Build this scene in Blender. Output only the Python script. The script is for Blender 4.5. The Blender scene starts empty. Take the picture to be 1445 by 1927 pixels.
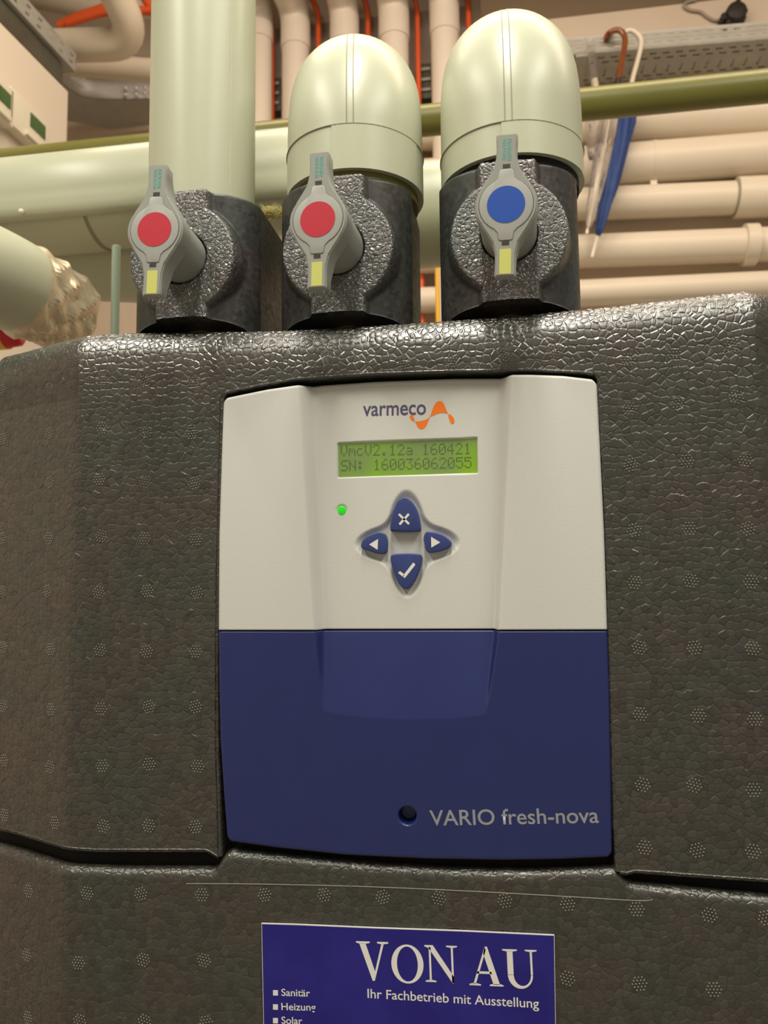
import bpy, bmesh, math, random
import numpy as np
from mathutils import Vector, Matrix, Quaternion
random.seed(7); rng = np.random.default_rng(7)
S = bpy.context.scene
COL = S.collection
# ------------------------------------------------------------------ camera
W, H, F = 1445.0, 1927.0, 1450.0
YAW, PITCH, ROLL = math.radians(8.5), math.radians(5.0), 0.011
CAM = Vector((0.0, -0.47, 1.25))
Fw = Vector((-math.sin(YAW)*math.cos(PITCH), math.cos(YAW)*math.cos(PITCH), math.sin(PITCH)))
R0 = Fw.cross(Vector((0, 0, 1))).normalized(); U0 = R0.cross(Fw)
Rt = R0*math.cos(ROLL) - U0*math.sin(ROLL); Up = U0*math.cos(ROLL) + R0*math.sin(ROLL)
cd = bpy.data.cameras.new('camera'); cam = bpy.data.objects.new('camera', cd); COL.objects.link(cam)
cam.matrix_world = Matrix(((Rt.x, Up.x, -Fw.x, CAM.x), (Rt.y, Up.y, -Fw.y, CAM.y), (Rt.z, Up.z, -Fw.z, CAM.z), (0, 0, 0, 1)))
cd.sensor_fit = 'VERTICAL'; cd.sensor_height = 36.0; cd.lens = F/H*36.0
cd.clip_start = 0.02; cd.clip_end = 60
cd.dof.use_dof = True; cd.dof.focus_distance = 0.47; cd.dof.aperture_fstop = 13.0
S.camera = cam
# ------------------------------------------------------------------ light and exposure
S.view_settings.view_transform = 'Standard'; S.view_settings.look = 'None'
S.view_settings.exposure = 0.0; S.view_settings.gamma = 1.0; S.view_settings.use_curve_mapping = False
world = bpy.data.worlds.new('world'); S.world = world; world.use_nodes = True
bg = world.node_tree.nodes['Background']; bg.inputs[0].default_value = (1.0, 0.86, 0.68, 1); bg.inputs[1].default_value = 0.30

def lamp(name, loc, sx, sy, power, color, rot=(0, 0, 0)):
    d = bpy.data.lights.new(name, 'AREA'); d.shape = 'RECTANGLE'; d.size = sx; d.size_y = sy; d.energy = power; d.color = color
    o = bpy.data.objects.new(name, d); o.location = loc; o.rotation_euler = rot; COL.objects.link(o); return o
lamp('ceiling_light_front', (-0.02, -0.55, 2.60), 0.12, 0.9, 19, (1.0, 0.95, 0.82))
lamp('rim_light_left', (-0.85, -0.75, 2.60), 0.16, 1.1, 15, (1.0, 0.95, 0.82))  # unseen tube added to spread the highlight along the foam rim
lamp('rim_light_right', (0.80, -0.75, 2.60), 0.16, 1.1, 15, (1.0, 0.95, 0.82))  # its twin on the right, added for the same rim highlight
lamp('ceiling_light_back', (0.25, 0.55, 2.86), 2.2, 0.12, 24, (1.0, 0.82, 0.64), (math.radians(30), 0, 0))

# ------------------------------------------------------------------ helpers
def ray(px, py):
    return (Fw + Rt*((px-W/2)/F) + Up*((H/2-py)/F))
def at(px, py, Y):                     # point of the plane y = Y seen at that pixel of the photograph
    d = ray(px, py); return CAM + d*((Y-CAM.y)/d.y)
def atX(px, py, X):
    d = ray(px, py); return CAM + d*((X-CAM.x)/d.x)
def atZ(px, py, Z):
    d = ray(px, py); return CAM + d*((Z-CAM.z)/d.z)

def new_obj(name, me, mat=None, parent=None, smooth=True):
    o = bpy.data.objects.new(name, me); COL.objects.link(o)
    if mat and not me.materials: me.materials.append(mat)
    if smooth: me.polygons.foreach_set('use_smooth', [True]*len(me.polygons))
    if parent is not None:
        o.parent = parent
        o.matrix_parent_inverse = parent_world(parent).inverted()
    return o
def parent_world(p):
    m = Matrix.LocRotScale(p.location, p.rotation_euler, p.scale)
    if p.parent: m = parent_world(p.parent) @ p.matrix_parent_inverse @ m
    return m
def mesh(name, verts, faces, mat=None, parent=None, smooth=True):
    me = bpy.data.meshes.new(name); me.from_pydata([tuple(v) for v in verts], [], [tuple(f) for f in faces]); me.update()
    return new_obj(name, me, mat, parent, smooth)
def bm_obj(name, bm, mat, parent=None, smooth=True):
    bmesh.ops.recalc_face_normals(bm, faces=bm.faces[:])
    me = bpy.data.meshes.new(name); bm.to_mesh(me); bm.free()
    return new_obj(name, me, mat, parent, smooth)
def thing(name, label, cat, loc, group=None):
    o = bpy.data.objects.new(name, None); COL.objects.link(o); o.location = loc; o.empty_display_size = 0.02
    o['label'] = label; o['category'] = cat
    if group: o['group'] = group
    return o
def tag(o, label, cat, group=None):
    o['label'] = label; o['category'] = cat
    if group: o['group'] = group
    return o
def autosmooth(o, ang=35):
    me = o.data; bm = bmesh.new(); bm.from_mesh(me)
    for e in bm.edges:
        if len(e.link_faces) == 2 and e.calc_face_angle(0) > math.radians(ang): e.smooth = False
    bm.to_mesh(me); bm.free(); return o
def sweep(pts, rad, seg=24, caps=True, squash=None):
    """tube through pts (list of Vector); rad number or list; returns verts, faces"""
    pts = [Vector(p) for p in pts]; n = len(pts)
    rs = rad if isinstance(rad, (list, tuple)) else [rad]*n
    T = []
    for i in range(n):
        a = pts[max(i-1, 0)]; b = pts[min(i+1, n-1)]; T.append((b-a).normalized())
    ref = Vector((0, 0, 1)) if abs(T[0].z) < 0.9 else Vector((0, 1, 0))
    N = (ref - T[0]*ref.dot(T[0])).normalized()
    V = []; Fc = []
    for i in range(n):
        if i:
            q = T[i-1].rotation_difference(T[i]); N = (q @ N); N = (N - T[i]*N.dot(T[i])).normalized()
        B = T[i].cross(N)
        for k in range(seg):
            a = 2*math.pi*k/seg; V.append(pts[i] + (N*math.cos(a) + B*math.sin(a))*rs[i])
    for i in range(n-1):
        for k in range(seg):
            k2 = (k+1) % seg; Fc.append((i*seg+k, i*seg+k2, (i+1)*seg+k2, (i+1)*seg+k))
    if caps:
        Fc.append(tuple(range(seg-1, -1, -1))); Fc.append(tuple((n-1)*seg+k for k in range(seg)))
    return V, Fc
def tube(name, pts, rad, mat, parent=None, seg=24, caps=True):
    V, Fc = sweep(pts, rad, seg, caps); return autosmooth(mesh(name, V, Fc, mat, parent), 50)
def roundp(pts, r, n=8):
    """polyline with its corners rounded"""
    pts = [Vector(p) for p in pts]; out = [pts[0]]
    for i in range(1, len(pts)-1):
        a, b, c = pts[i-1], pts[i], pts[i+1]; d1 = (a-b).normalized(); d2 = (c-b).normalized()
        rr = min(r, (a-b).length*0.49, (c-b).length*0.49)
        p0 = b+d1*rr; p2 = b+d2*rr
        for k in range(n+1):
            t = k/n; out.append(p0*(1-t)**2 + b*2*t*(1-t) + p2*t*t)
    out.append(pts[-1]); return out
def box(name, c, s, mat, parent=None, bevel=0.0, rotz=0.0):
    bm = bmesh.new(); bmesh.ops.create_cube(bm, size=1)
    for v in bm.verts: v.co = Vector((v.co.x*s[0], v.co.y*s[1], v.co.z*s[2]))
    if bevel: bmesh.ops.bevel(bm, geom=bm.edges[:], offset=bevel, segments=2, affect='EDGES', profile=0.7)
    bmesh.ops.rotate(bm, verts=bm.verts[:], matrix=Matrix.Rotation(rotz, 3, 'Z'))
    bmesh.ops.translate(bm, verts=bm.verts[:], vec=Vector(c))
    return autosmooth(bm_obj(name, bm, mat, parent), 30)
def prism(name, outline, y0, y1, mat, parent=None, bevel=0.0, mtx=None):
    """outline: [(x,z)], front face at y0 (towards the viewer), back at y1; only front edges bevelled"""
    bm = bmesh.new(); n = len(outline)
    f = [bm.verts.new((x, y0, z)) for x, z in outline]; b = [bm.verts.new((x, y1, z)) for x, z in outline]
    ff = bm.faces.new(f); bm.faces.new(b[::-1])
    for i in range(n): bm.faces.new((f[i], b[i], b[(i+1) % n], f[(i+1) % n]))
    bmesh.ops.recalc_face_normals(bm, faces=bm.faces[:])
    if bevel: bmesh.ops.bevel(bm, geom=[e for e in ff.edges], offset=bevel, segments=3, affect='EDGES', profile=0.5)
    if mtx is not None: bm.transform(mtx)
    return autosmooth(bm_obj(name, bm, mat, parent), 40)
def polys(name, plist, Y, mat, parent, thick=0.0003, mtx=None):
    """several flat outlines (x,z) as one thin printed part lying in the plane y=Y"""
    bm = bmesh.new()
    for pl in plist:
        f = [bm.verts.new((x, Y-thick, z)) for x, z in pl]; b = [bm.verts.new((x, Y, z)) for x, z in pl]
        bm.faces.new(f); n = len(pl)
        for i in range(n): bm.faces.new((f[i], b[i], b[(i+1) % n], f[(i+1) % n]))
    if mtx is not None: bm.transform(mtx)
    return bm_obj(name, bm, mat, parent, smooth=False)
def catmull(pts, n=6, closed=True):
    out = []; m = len(pts)
    for i in range(m if closed else m-1):
        g = (lambda j: pts[j % m]) if closed else (lambda j: pts[min(max(j, 0), m-1)])
        p0, p1, p2, p3 = g(i-1), g(i), g(i+1), g(i+2)
        for k in range(n):
            t = k/n
            out.append(tuple(0.5*((2*p1[a]) + (-p0[a]+p2[a])*t + (2*p0[a]-5*p1[a]+4*p2[a]-p3[a])*t*t + (-p0[a]+3*p1[a]-3*p2[a]+p3[a])*t**3) for a in (0, 1)))
    if not closed: out.append(tuple(pts[-1]))
    return out
def cap_height():
    c = bpy.data.curves.new('probe', 'FONT'); c.body = 'H'; t = bpy.data.objects.new('probe', c); COL.objects.link(t); bpy.context.view_layer.update()
    me = bpy.data.meshes.new_from_object(t.evaluated_get(bpy.context.evaluated_depsgraph_get())); h = max(v.co.y for v in me.vertices)
    bpy.data.objects.remove(t); bpy.data.curves.remove(c); bpy.data.meshes.remove(me); return h
CAPH = cap_height()
def text(name, body, pa, pb, hpx, Y, mat, parent, bold=0.0, thick=0.0002, hide_h=None, surf=None):
    """letters whose baseline runs from pixel pa to pb of the photograph, hpx = cap height in pixels, on the plane y=Y"""
    c = bpy.data.curves.new(name, 'FONT'); c.body = body; c.offset = bold; c.extrude = 0; c.resolution_u = 6
    t = bpy.data.objects.new(name, c); COL.objects.link(t)
    bpy.context.view_layer.update()
    me = bpy.data.meshes.new_from_object(t.evaluated_get(bpy.context.evaluated_depsgraph_get()))
    COL.objects.unlink(t); bpy.data.objects.remove(t)
    co = np.array([v.co for v in me.vertices]); x0, x1 = co[:, 0].min(), co[:, 0].max()
    A = at(*pa, Y); B = at(*pb, Y); sx = (B-A).length/(x1-x0)
    Hc = (at(pa[0], pa[1]-hpx, Y)-A).length; caph = hide_h or CAPH
    sz = Hc/caph; d = (B-A).normalized(); u = Vector((-d.z, 0, d.x))
    for v in me.vertices:
        p = A + d*((v.co.x-x0)*sx) + u*(v.co.y*sz); v.co = (p.x, (surf(p.x, p.z) if surf else Y)-thick, p.z)
    return new_obj(name, me, mat, parent, smooth=False)

# ------------------------------------------------------------------ materials
def mat(name, color, rough=0.5, metal=0.0, noise=None, bump=None, spec=0.5, trans=0.0, emit=None, coat=0.0):
    m = bpy.data.materials.new(name); m.use_nodes = True; nt = m.node_tree; b = nt.nodes['Principled BSDF']
    b.inputs['Base Color'].default_value = (*color, 1); b.inputs['Roughness'].default_value = rough; b.inputs['Metallic'].default_value = metal
    b.inputs['Specular IOR Level'].default_value = spec; b.inputs['Transmission Weight'].default_value = trans; b.inputs['Coat Weight'].default_value = coat
    if emit: b.inputs['Emission Color'].default_value = (*emit[0], 1); b.inputs['Emission Strength'].default_value = emit[1]
    tc = nt.nodes.new('ShaderNodeTexCoord')
    if noise:                              # (scale, other colour, amount)
        n = nt.nodes.new('ShaderNodeTexNoise'); n.inputs['Scale'].default_value = noise[0]; n.inputs['Detail'].default_value = 6
        nt.links.new(tc.outputs['Object'], n.inputs['Vector'])
        r = nt.nodes.new('ShaderNodeMapRange'); r.inputs['From Min'].default_value = 0.38; r.inputs['From Max'].default_value = 0.68; r.inputs['To Max'].default_value = noise[2]
        nt.links.new(n.outputs['Fac'], r.inputs['Value'])
        mx = nt.nodes.new('ShaderNodeMix'); mx.data_type = 'RGBA'; mx.inputs[6].default_value = (*color, 1); mx.inputs[7].default_value = (*noise[1], 1)
        nt.links.new(r.outputs[0], mx.inputs[0]); nt.links.new(mx.outputs[2], b.inputs['Base Color'])
    if bump:                               # (scale, strength, distance)
        n = nt.nodes.new('ShaderNodeTexNoise'); n.inputs['Scale'].default_value = bump[0]; n.inputs['Detail'].default_value = 3
        nt.links.new(tc.outputs['Object'], n.inputs['Vector'])
        u = nt.nodes.new('ShaderNodeBump'); u.inputs['Strength'].default_value = bump[1]; u.inputs['Distance'].default_value = bump[2]
        nt.links.new(n.outputs['Fac'], u.inputs['Height']); nt.links.new(u.outputs[0], b.inputs['Normal'])
    return m

def foam(name, cell, height, base, rough, mask=None, crease=0.10, disp=True):
    """moulded bead foam: raised polygonal beads with creases between them"""
    m = bpy.data.materials.new(name); m.use_nodes = True; nt = m.node_tree; L = nt.links.new
    b = nt.nodes['Principled BSDF']; tc = nt.nodes.new('ShaderNodeTexCoord')
    nz = nt.nodes.new('ShaderNodeTexNoise'); nz.inputs['Scale'].default_value = 0.25/cell; nz.inputs['Detail'].default_value = 2
    L(tc.outputs['Object'], nz.inputs['Vector'])
    ad = nt.nodes.new('ShaderNodeVectorMath'); ad.operation = 'MULTIPLY_ADD'; ad.inputs[1].default_value = (cell*0.8,)*3
    L(nz.outputs['Color'], ad.inputs[0]); L(tc.outputs['Object'], ad.inputs[2])
    v = nt.nodes.new('ShaderNodeTexVoronoi'); v.feature = 'DISTANCE_TO_EDGE'; v.inputs['Scale'].default_value = 1/cell; v.inputs['Randomness'].default_value = 0.78
    v2 = nt.nodes.new('ShaderNodeTexVoronoi'); v2.feature = 'F1'; v2.inputs['Scale'].default_value = 1/cell; v2.inputs['Randomness'].default_value = 0.78
    L(ad.outputs[0], v.inputs['Vector']); L(ad.outputs[0], v2.inputs['Vector'])
    mr = nt.nodes.new('ShaderNodeMapRange'); mr.interpolation_type = 'SMOOTHERSTEP'; mr.inputs['From Max'].default_value = 0.20
    L(v.outputs['Distance'], mr.inputs['Value'])
    sv = nt.nodes.new('ShaderNodeTexVoronoi'); sv.feature = 'SMOOTH_F1'; sv.inputs['Scale'].default_value = 1/cell; sv.inputs['Randomness'].default_value = 0.78; sv.inputs['Smoothness'].default_value = 0.22
    L(ad.outputs[0], sv.inputs['Vector']); ssp = nt.nodes.new('ShaderNodeSeparateColor'); L(sv.outputs['Color'], ssp.inputs[0])
    at0 = nt.nodes.new('ShaderNodeAttribute'); at0.attribute_name = mask
    # dome + random bead level
    dm = nt.nodes.new('ShaderNodeMath'); dm.operation = 'MULTIPLY_ADD'; dm.inputs[1].default_value = -0.45
    L(v2.outputs['Distance'], dm.inputs[0]); L(mr.outputs[0], dm.inputs[2])
    dk = nt.nodes.new('ShaderNodeMath'); dk.operation = 'MULTIPLY'; L(dm.outputs[0], dk.inputs[0]); L(at0.outputs['Fac'], dk.inputs[1])
    sp = nt.nodes.new('ShaderNodeSeparateColor'); L(v2.outputs['Color'], sp.inputs[0])
    lv = nt.nodes.new('ShaderNodeMath'); lv.operation = 'MULTIPLY_ADD'; lf = nt.nodes.new('ShaderNodeMapRange'); lf.inputs['To Min'].default_value = 0.85; lf.inputs['To Max'].default_value = 0.12; L(at0.outputs['Fac'], lf.inputs['Value']); L(lf.outputs[0], lv.inputs[1])
    L(ssp.outputs[0], lv.inputs[0]); L(dk.outputs[0], lv.inputs[2])
    fine = nt.nodes.new('ShaderNodeTexNoise'); fine.inputs['Scale'].default_value = 1800; fine.inputs['Detail'].default_value = 3
    L(tc.outputs['Object'], fine.inputs['Vector'])
    fm = nt.nodes.new('ShaderNodeMath'); fm.operation = 'MULTIPLY_ADD'; fm.inputs[1].default_value = 0.05
    L(fine.outputs['Fac'], fm.inputs[0]); L(lv.outputs[0], fm.inputs[2])
    # colour: per-bead tone, patches, dust
    pt = nt.nodes.new('ShaderNodeTexNoise'); pt.inputs['Scale'].default_value = 22; pt.inputs['Detail'].default_value = 4
    L(tc.outputs['Object'], pt.inputs['Vector'])
    rp = nt.nodes.new('ShaderNodeValToRGB'); e = rp.color_ramp.elements
    e[0].position = 0.35; e[0].color = (base[0]*0.85, base[1]*1.0, base[2]*0.95, 1); e[1].position = 0.65; e[1].color = (base[0]*1.18, base[1]*0.98, base[2]*0.98, 1)
    L(pt.outputs['Fac'], rp.inputs[0])
    tone = nt.nodes.new('ShaderNodeMapRange'); tone.inputs['To Min'].default_value = 0.75; tone.inputs['To Max'].default_value = 1.3
    L(sp.outputs[1], tone.inputs['Value'])
    mx = nt.nodes.new('ShaderNodeVectorMath'); mx.operation = 'SCALE'; L(rp.outputs[0], mx.inputs[0]); L(tone.outputs[0], mx.inputs['Scale'])
    cr = nt.nodes.new('ShaderNodeMapRange'); cr.inputs['From Max'].default_value = crease; cr.inputs['To Min'].default_value = 0.25; cr.inputs['To Max'].default_value = 1.0
    L(v.outputs['Distance'], cr.inputs['Value'])
    cm = nt.nodes.new('ShaderNodeMix'); cm.data_type = 'FLOAT'; cm.inputs[2].default_value = 1.0; L(at0.outputs['Fac'], cm.inputs[0]); L(cr.outputs[0], cm.inputs[3])
    m2 = nt.nodes.new('ShaderNodeVectorMath'); m2.operation = 'SCALE'; L(mx.outputs[0], m2.inputs[0]); L(cm.outputs[0], m2.inputs['Scale'])
    L(m2.outputs[0], b.inputs['Base Color'])
    rr = nt.nodes.new('ShaderNodeMapRange'); rr.inputs['To Min'].default_value = rough-0.08; rr.inputs['To Max'].default_value = rough+0.12
    L(sp.outputs[2], rr.inputs['Value']); L(rr.outputs[0], b.inputs['Roughness'])
    si = nt.nodes.new('ShaderNodeMapRange'); si.inputs['To Min'].default_value = 0.35; si.inputs['To Max'].default_value = 0.95; L(at0.outputs['Fac'], si.inputs['Value']); L(si.outputs[0], b.inputs['Specular IOR Level'])
    rs = nt.nodes.new('ShaderNodeMath'); rs.operation = 'MULTIPLY_ADD'; rs.inputs[1].default_value = 0.02; L(at0.outputs['Fac'], rs.inputs[0]); L(rr.outputs[0], rs.inputs[2]); L(rs.outputs[0], b.inputs['Roughness'])
    cw = nt.nodes.new('ShaderNodeMath'); cw.operation = 'MULTIPLY'; cw.inputs[1].default_value = 0.2 if name.endswith('block') else 1.0; L(at0.outputs['Fac'], cw.inputs[0]); L(cw.outputs[0], b.inputs['Coat Weight']); b.inputs['Coat Roughness'].default_value = 0.30; b.inputs['Coat IOR'].default_value = 2.1
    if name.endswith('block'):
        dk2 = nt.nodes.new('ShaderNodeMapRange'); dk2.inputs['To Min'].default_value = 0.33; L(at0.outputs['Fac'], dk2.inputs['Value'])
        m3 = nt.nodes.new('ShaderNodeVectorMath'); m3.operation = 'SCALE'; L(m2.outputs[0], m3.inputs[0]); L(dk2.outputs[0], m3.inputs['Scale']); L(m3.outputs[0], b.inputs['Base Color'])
    h = fm.outputs[0]
    if name.endswith('block'):             # smooth moulded skin away from the beaded face
        mk = nt.nodes.new('ShaderNodeMath'); mk.operation = 'MULTIPLY'; L(at0.outputs['Fac'], mk.inputs[0]); L(h, mk.inputs[1]); h = mk.outputs[0]
    if disp:
        ds = nt.nodes.new('ShaderNodeDisplacement'); ds.inputs['Scale'].default_value = height; ds.inputs['Midlevel'].default_value = 0.5
        L(h, ds.inputs['Height']); L(ds.outputs[0], nt.nodes['Material Output'].inputs['Displacement']); m.displacement_method = 'BOTH'
    return m

M = {}
M['foam'] = foam('bead_foam', 0.0043, 0.00042, (0.038, 0.037, 0.030), 0.36, mask='beads')
M['foam_block'] = foam('bead_foam_block', 0.0030, 0.00034, (0.105, 0.105, 0.103), 0.36, mask='beads')
M['foam_plain'] = mat('foam_plain', (0.03, 0.029, 0.026), 0.6, noise=(60, (0.05, 0.045, 0.04), 0.6), bump=(260, 0.4, 0.001))
M['gap'] = mat('gap_shade', (0.008, 0.008, 0.008), 0.8)  # flat black standing in for shade inside the gaps
M['pin'] = mat('vent_pin', (0.28, 0.27, 0.22), 0.4)
M['grey_plastic'] = mat('grey_plastic', (0.62, 0.635, 0.60), 0.5, bump=(1500, 0.25, 0.0003))
M['blue_plastic'] = mat('blue_plastic', (0.008, 0.018, 0.118), 0.36, noise=(35, (0.010, 0.022, 0.13), 0.6), bump=(2200, 0.15, 0.0003), spec=0.75)
M['button'] = mat('button_blue', (0.035, 0.055, 0.20), 0.38, bump=(1800, 0.2, 0.0002))
M['print_white'] = mat('print_white', (0.78, 0.77, 0.72), 0.5)
M['print_purple'] = mat('print_purple', (0.085, 0.075, 0.17), 0.5)
M['print_orange'] = mat('print_orange', (0.93, 0.20, 0.005), 0.5)
M['print_grey'] = mat('print_grey', (0.30, 0.31, 0.35), 0.45)
M['print_teal'] = mat('print_teal', (0.12, 0.46, 0.40), 0.6)
M['print_yellow'] = mat('print_yellow', (0.60, 0.62, 0.16), 0.6)
M['lcd_dot'] = mat('lcd_dot', (0.09, 0.15, 0.05), 0.5)
M['handle'] = mat('handle_grey', (0.31, 0.32, 0.29), 0.42, bump=(900, 0.15, 0.0002))
M['cap'] = mat('cap_grey', (0.38, 0.39, 0.365), 0.4)
M['red'] = mat('disc_red', (0.52, 0.013, 0.035), 0.5)
M['blue'] = mat('disc_blue', (0.003, 0.068, 0.42), 0.5)
M['slot'] = mat('slot_shade', (0.03, 0.028, 0.02), 0.6)  # dark colour for the shade in the handle's slots and groove
M['jacket'] = mat('jacket_cream', (0.50, 0.52, 0.385), 0.36, noise=(4, (0.47, 0.49, 0.36), 0.5), bump=(8, 0.12, 0.004))
M['jacket_bg'] = mat('jacket_pink', (0.72, 0.64, 0.52), 0.45, noise=(3, (0.66, 0.58, 0.46), 0.5), bump=(12, 0.15, 0.004))
M['jacket_seam'] = mat('jacket_seam', (0.28, 0.28, 0.20), 0.5)
M['white_pipe'] = mat('white_pipe', (0.80, 0.72, 0.62), 0.45, bump=(14, 0.1, 0.004))
M['olive'] = mat('olive_pipe', (0.17, 0.165, 0.032), 0.38, noise=(9, (0.15, 0.14, 0.03), 0.6), bump=(60, 0.1, 0.001))
M['wall'] = mat('wall_paint', (0.74, 0.63, 0.51), 0.8, noise=(3, (0.66, 0.56, 0.45), 0.6), bump=(30, 0.3, 0.004))
M['ceiling'] = mat('ceiling_concrete', (0.44, 0.37, 0.29), 0.85, noise=(4, (0.36, 0.30, 0.23), 0.7), bump=(25, 0.3, 0.006))
M['floor'] = mat('floor_concrete', (0.32, 0.29, 0.25), 0.7, noise=(5, (0.25, 0.23, 0.2), 0.7), bump=(20, 0.2, 0.004))
M['cabinet'] = mat('cabinet_white', (0.74, 0.66, 0.55), 0.5, noise=(2, (0.72, 0.64, 0.52), 0.4))
M['meter'] = mat('meter_white', (0.72, 0.68, 0.55), 0.4, bump=(30, 0.05, 0.001))
M['meter_lcd'] = mat('meter_display', (0.05, 0.11, 0.03), 0.3, noise=(60, (0.07, 0.14, 0.04), 0.5))
M['galv'] = mat('galvanised', (0.42, 0.42, 0.38), 0.5, 0.25, noise=(25, (0.34, 0.34, 0.31), 0.6), bump=(60, 0.1, 0.001))
M['galv_bright'] = mat('galvanised_bright', (0.72, 0.72, 0.72), 0.4, 0.5, noise=(18, (0.55, 0.55, 0.55), 0.6))
M['galv_dark'] = mat('galvanised_dark', (0.10, 0.095, 0.07), 0.5, 0.2, noise=(25, (0.06, 0.055, 0.04), 0.6))
M['rod'] = mat('rod_zinc', (0.66, 0.78, 0.68), 0.25, 0.3)
M['orange'] = mat('conduit_orange', (0.72, 0.10, 0.018), 0.5, bump=(80, 0.1, 0.001))
M['black'] = mat('black_plastic', (0.025, 0.02, 0.018), 0.6, bump=(200, 0.4, 0.002))
M['cable_grey'] = mat('cable_grey', (0.40, 0.34, 0.27), 0.5, bump=(200, 0.1, 0.001))
M['umb_blue'] = mat('umbrella_cloth', (0.016, 0.048, 0.19), 0.7, noise=(30, (0.025, 0.07, 0.26), 0.7), bump=(50, 0.6, 0.005))
M['brown'] = mat('handle_brown', (0.20, 0.055, 0.012), 0.15, noise=(30, (0.28, 0.09, 0.02), 0.6), coat=0.6)
M['whiteplastic'] = mat('white_handle', (0.80, 0.72, 0.60), 0.25)
M['clear'] = mat('clear_vinyl', (0.92, 0.90, 0.88), 0.12, trans=0.95, bump=(60, 0.5, 0.006)); M['clear'].node_tree.nodes['Principled BSDF'].inputs['IOR'].default_value = 1.15
M['foil'] = mat('foil', (0.74, 0.65, 0.48), 0.35, 0.55, noise=(20, (0.6, 0.5, 0.36), 0.7), bump=(26, 0.5, 0.008))
M['wool'] = mat('mineral_wool', (0.68, 0.58, 0.20), 0.9, noise=(200, (0.75, 0.70, 0.35), 0.7))
M['yellowp'] = mat('yellow_paint', (0.80, 0.42, 0.01), 0.4)
M['redp'] = mat('red_paint', (0.62, 0.015, 0.03), 0.35)
M['sticker'] = mat('sticker_blue', (0.014, 0.010, 0.19), 0.30, noise=(28, (0.022, 0.02, 0.25), 0.8), bump=(30, 0.15, 0.002))
M['sticker_edge'] = mat('sticker_white', (0.80, 0.80, 0.76), 0.5)
M['brass'] = mat('brass', (0.25, 0.16, 0.06), 0.4, 0.8)
M['steel'] = mat('frame_steel', (0.25, 0.25, 0.25), 0.5, 0.6)

def lcd_mat():
    m = bpy.data.materials.new('lcd_backlit'); m.use_nodes = True; nt = m.node_tree; L = nt.links.new; b = nt.nodes['Principled BSDF']
    tc = nt.nodes.new('ShaderNodeTexCoord'); n = nt.nodes.new('ShaderNodeTexNoise'); n.inputs['Scale'].default_value = 28; n.inputs['Detail'].default_value = 2
    L(tc.outputs['Object'], n.inputs['Vector']); r = nt.nodes.new('ShaderNodeValToRGB'); e = r.color_ramp.elements
    e[0].position = 0.35; e[0].color = (0.15, 0.22, 0.07, 1); e[1].position = 0.66; e[1].color = (0.17, 0.32, 0.015, 1)
    L(n.outputs['Fac'], r.inputs[0]); L(r.outputs[0], b.inputs['Emission Color']); b.inputs['Emission Strength'].default_value = 0.36
    L(r.outputs[0], b.inputs['Base Color']); b.inputs['Roughness'].default_value = 0.12
    return m
M['lcd'] = lcd_mat()
M['led'] = mat('led_green', (0.02, 0.35, 0.02), 0.15, emit=((0.02, 0.9, 0.01), 0.5))

# ------------------------------------------------------------------ the room
YW = 1.72; XL = -1.75; XR = 1.9; YB = -2.2
ZC = at(1200, 17, YW).z; ZR = ZC+0.32
def structure(o): o['kind'] = 'structure'; return o
structure(box('wall_back', ((XL+XR)/2, YW+0.06, ZR/2), (XR-XL+0.24, 0.12, ZR+0.2), M['wall']))
structure(box('wall_left', (XL-0.06, (YW+YB)/2, ZR/2), (0.12, YW-YB, ZR+0.2), M['wall']))
structure(box('floor', ((XL+XR)/2, (YW+YB)/2, -0.05), (XR-XL, YW-YB, 0.1), M['floor']))
structure(box('ceiling', ((XL+XR)/2, (YW+YB)/2, ZR+0.05), (XR-XL, YW-YB, 0.1), M['ceiling']))
xs0 = at(905, 17, YW).x; structure(box('trim_2', ((xs0+XR)/2, YW-0.30, (ZC+ZR)/2), (XR-xs0, 0.60, ZR-ZC), M['ceiling']))

# ------------------------------------------------------------------ foam covers
def sstep(d, w): t = np.clip(d/w, 0, 1); return t*t*(3-2*t)
def prof(pts, Y):                       # pixel outline points -> (X, Z) arrays on plane Y
    P_ = [at(a, b, Y) for a, b in pts]; return np.array([p.x for p in P_]), np.array([p.z for p in P_])
XbL = at(150, 1100, 0).x; XbR = at(1432, 1100, 0).x
def surfY(x):
    x = np.asarray(x, float); d = np.maximum(XbL-x, 0); e = np.maximum(x-XbR, 0)
    k = 0.012
    sm = lambda q: np.where(q < k, q*q/(2*k), q-k/2)
    return sm(d)*math.tan(math.radians(21)) + sm(e)*math.tan(math.radians(35))
sx_, sz_ = prof([(-80, 650), (0, 645), (60, 640), (150, 633), (250, 628), (400, 626), (520, 624), (650, 617), (800, 608), (950, 597), (1100, 583), (1250, 567), (1400, 549), (1445, 546), (1560, 540)], 0.012)
def z_top(x): return np.interp(x, sx_, sz_) + 0.0012
RIM = 0.021
rl_x, rl_z = prof([(414, 758), (411, 900), (407, 1050), (405, 1200), (405, 1400), (408, 1500), (411, 1640)], 0)
rr_x, rr_z = prof([(1131, 728), (1137, 850), (1144, 1000), (1148, 1150), (1152, 1300), (1156, 1450), (1160, 1560), (1167, 1660)], 0)
rt_x, rt_z = prof([(414, 741), (450, 732), (550, 713), (700, 702), (850, 697), (1000, 695), (1100, 700), (1131, 706)], 0)
def recL(z): return np.interp(-z, -rl_z, rl_x)
def recR(z): return np.interp(-z, -rr_z, rr_x)
def recT(x): return np.interp(x, rt_x, rt_z)
ub_x, ub_z = prof([(-120, 1578), (0, 1583), (75, 1590), (150, 1597), (180, 1599), (385, 1599), (398, 1604), (410, 1612)], 0)
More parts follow.
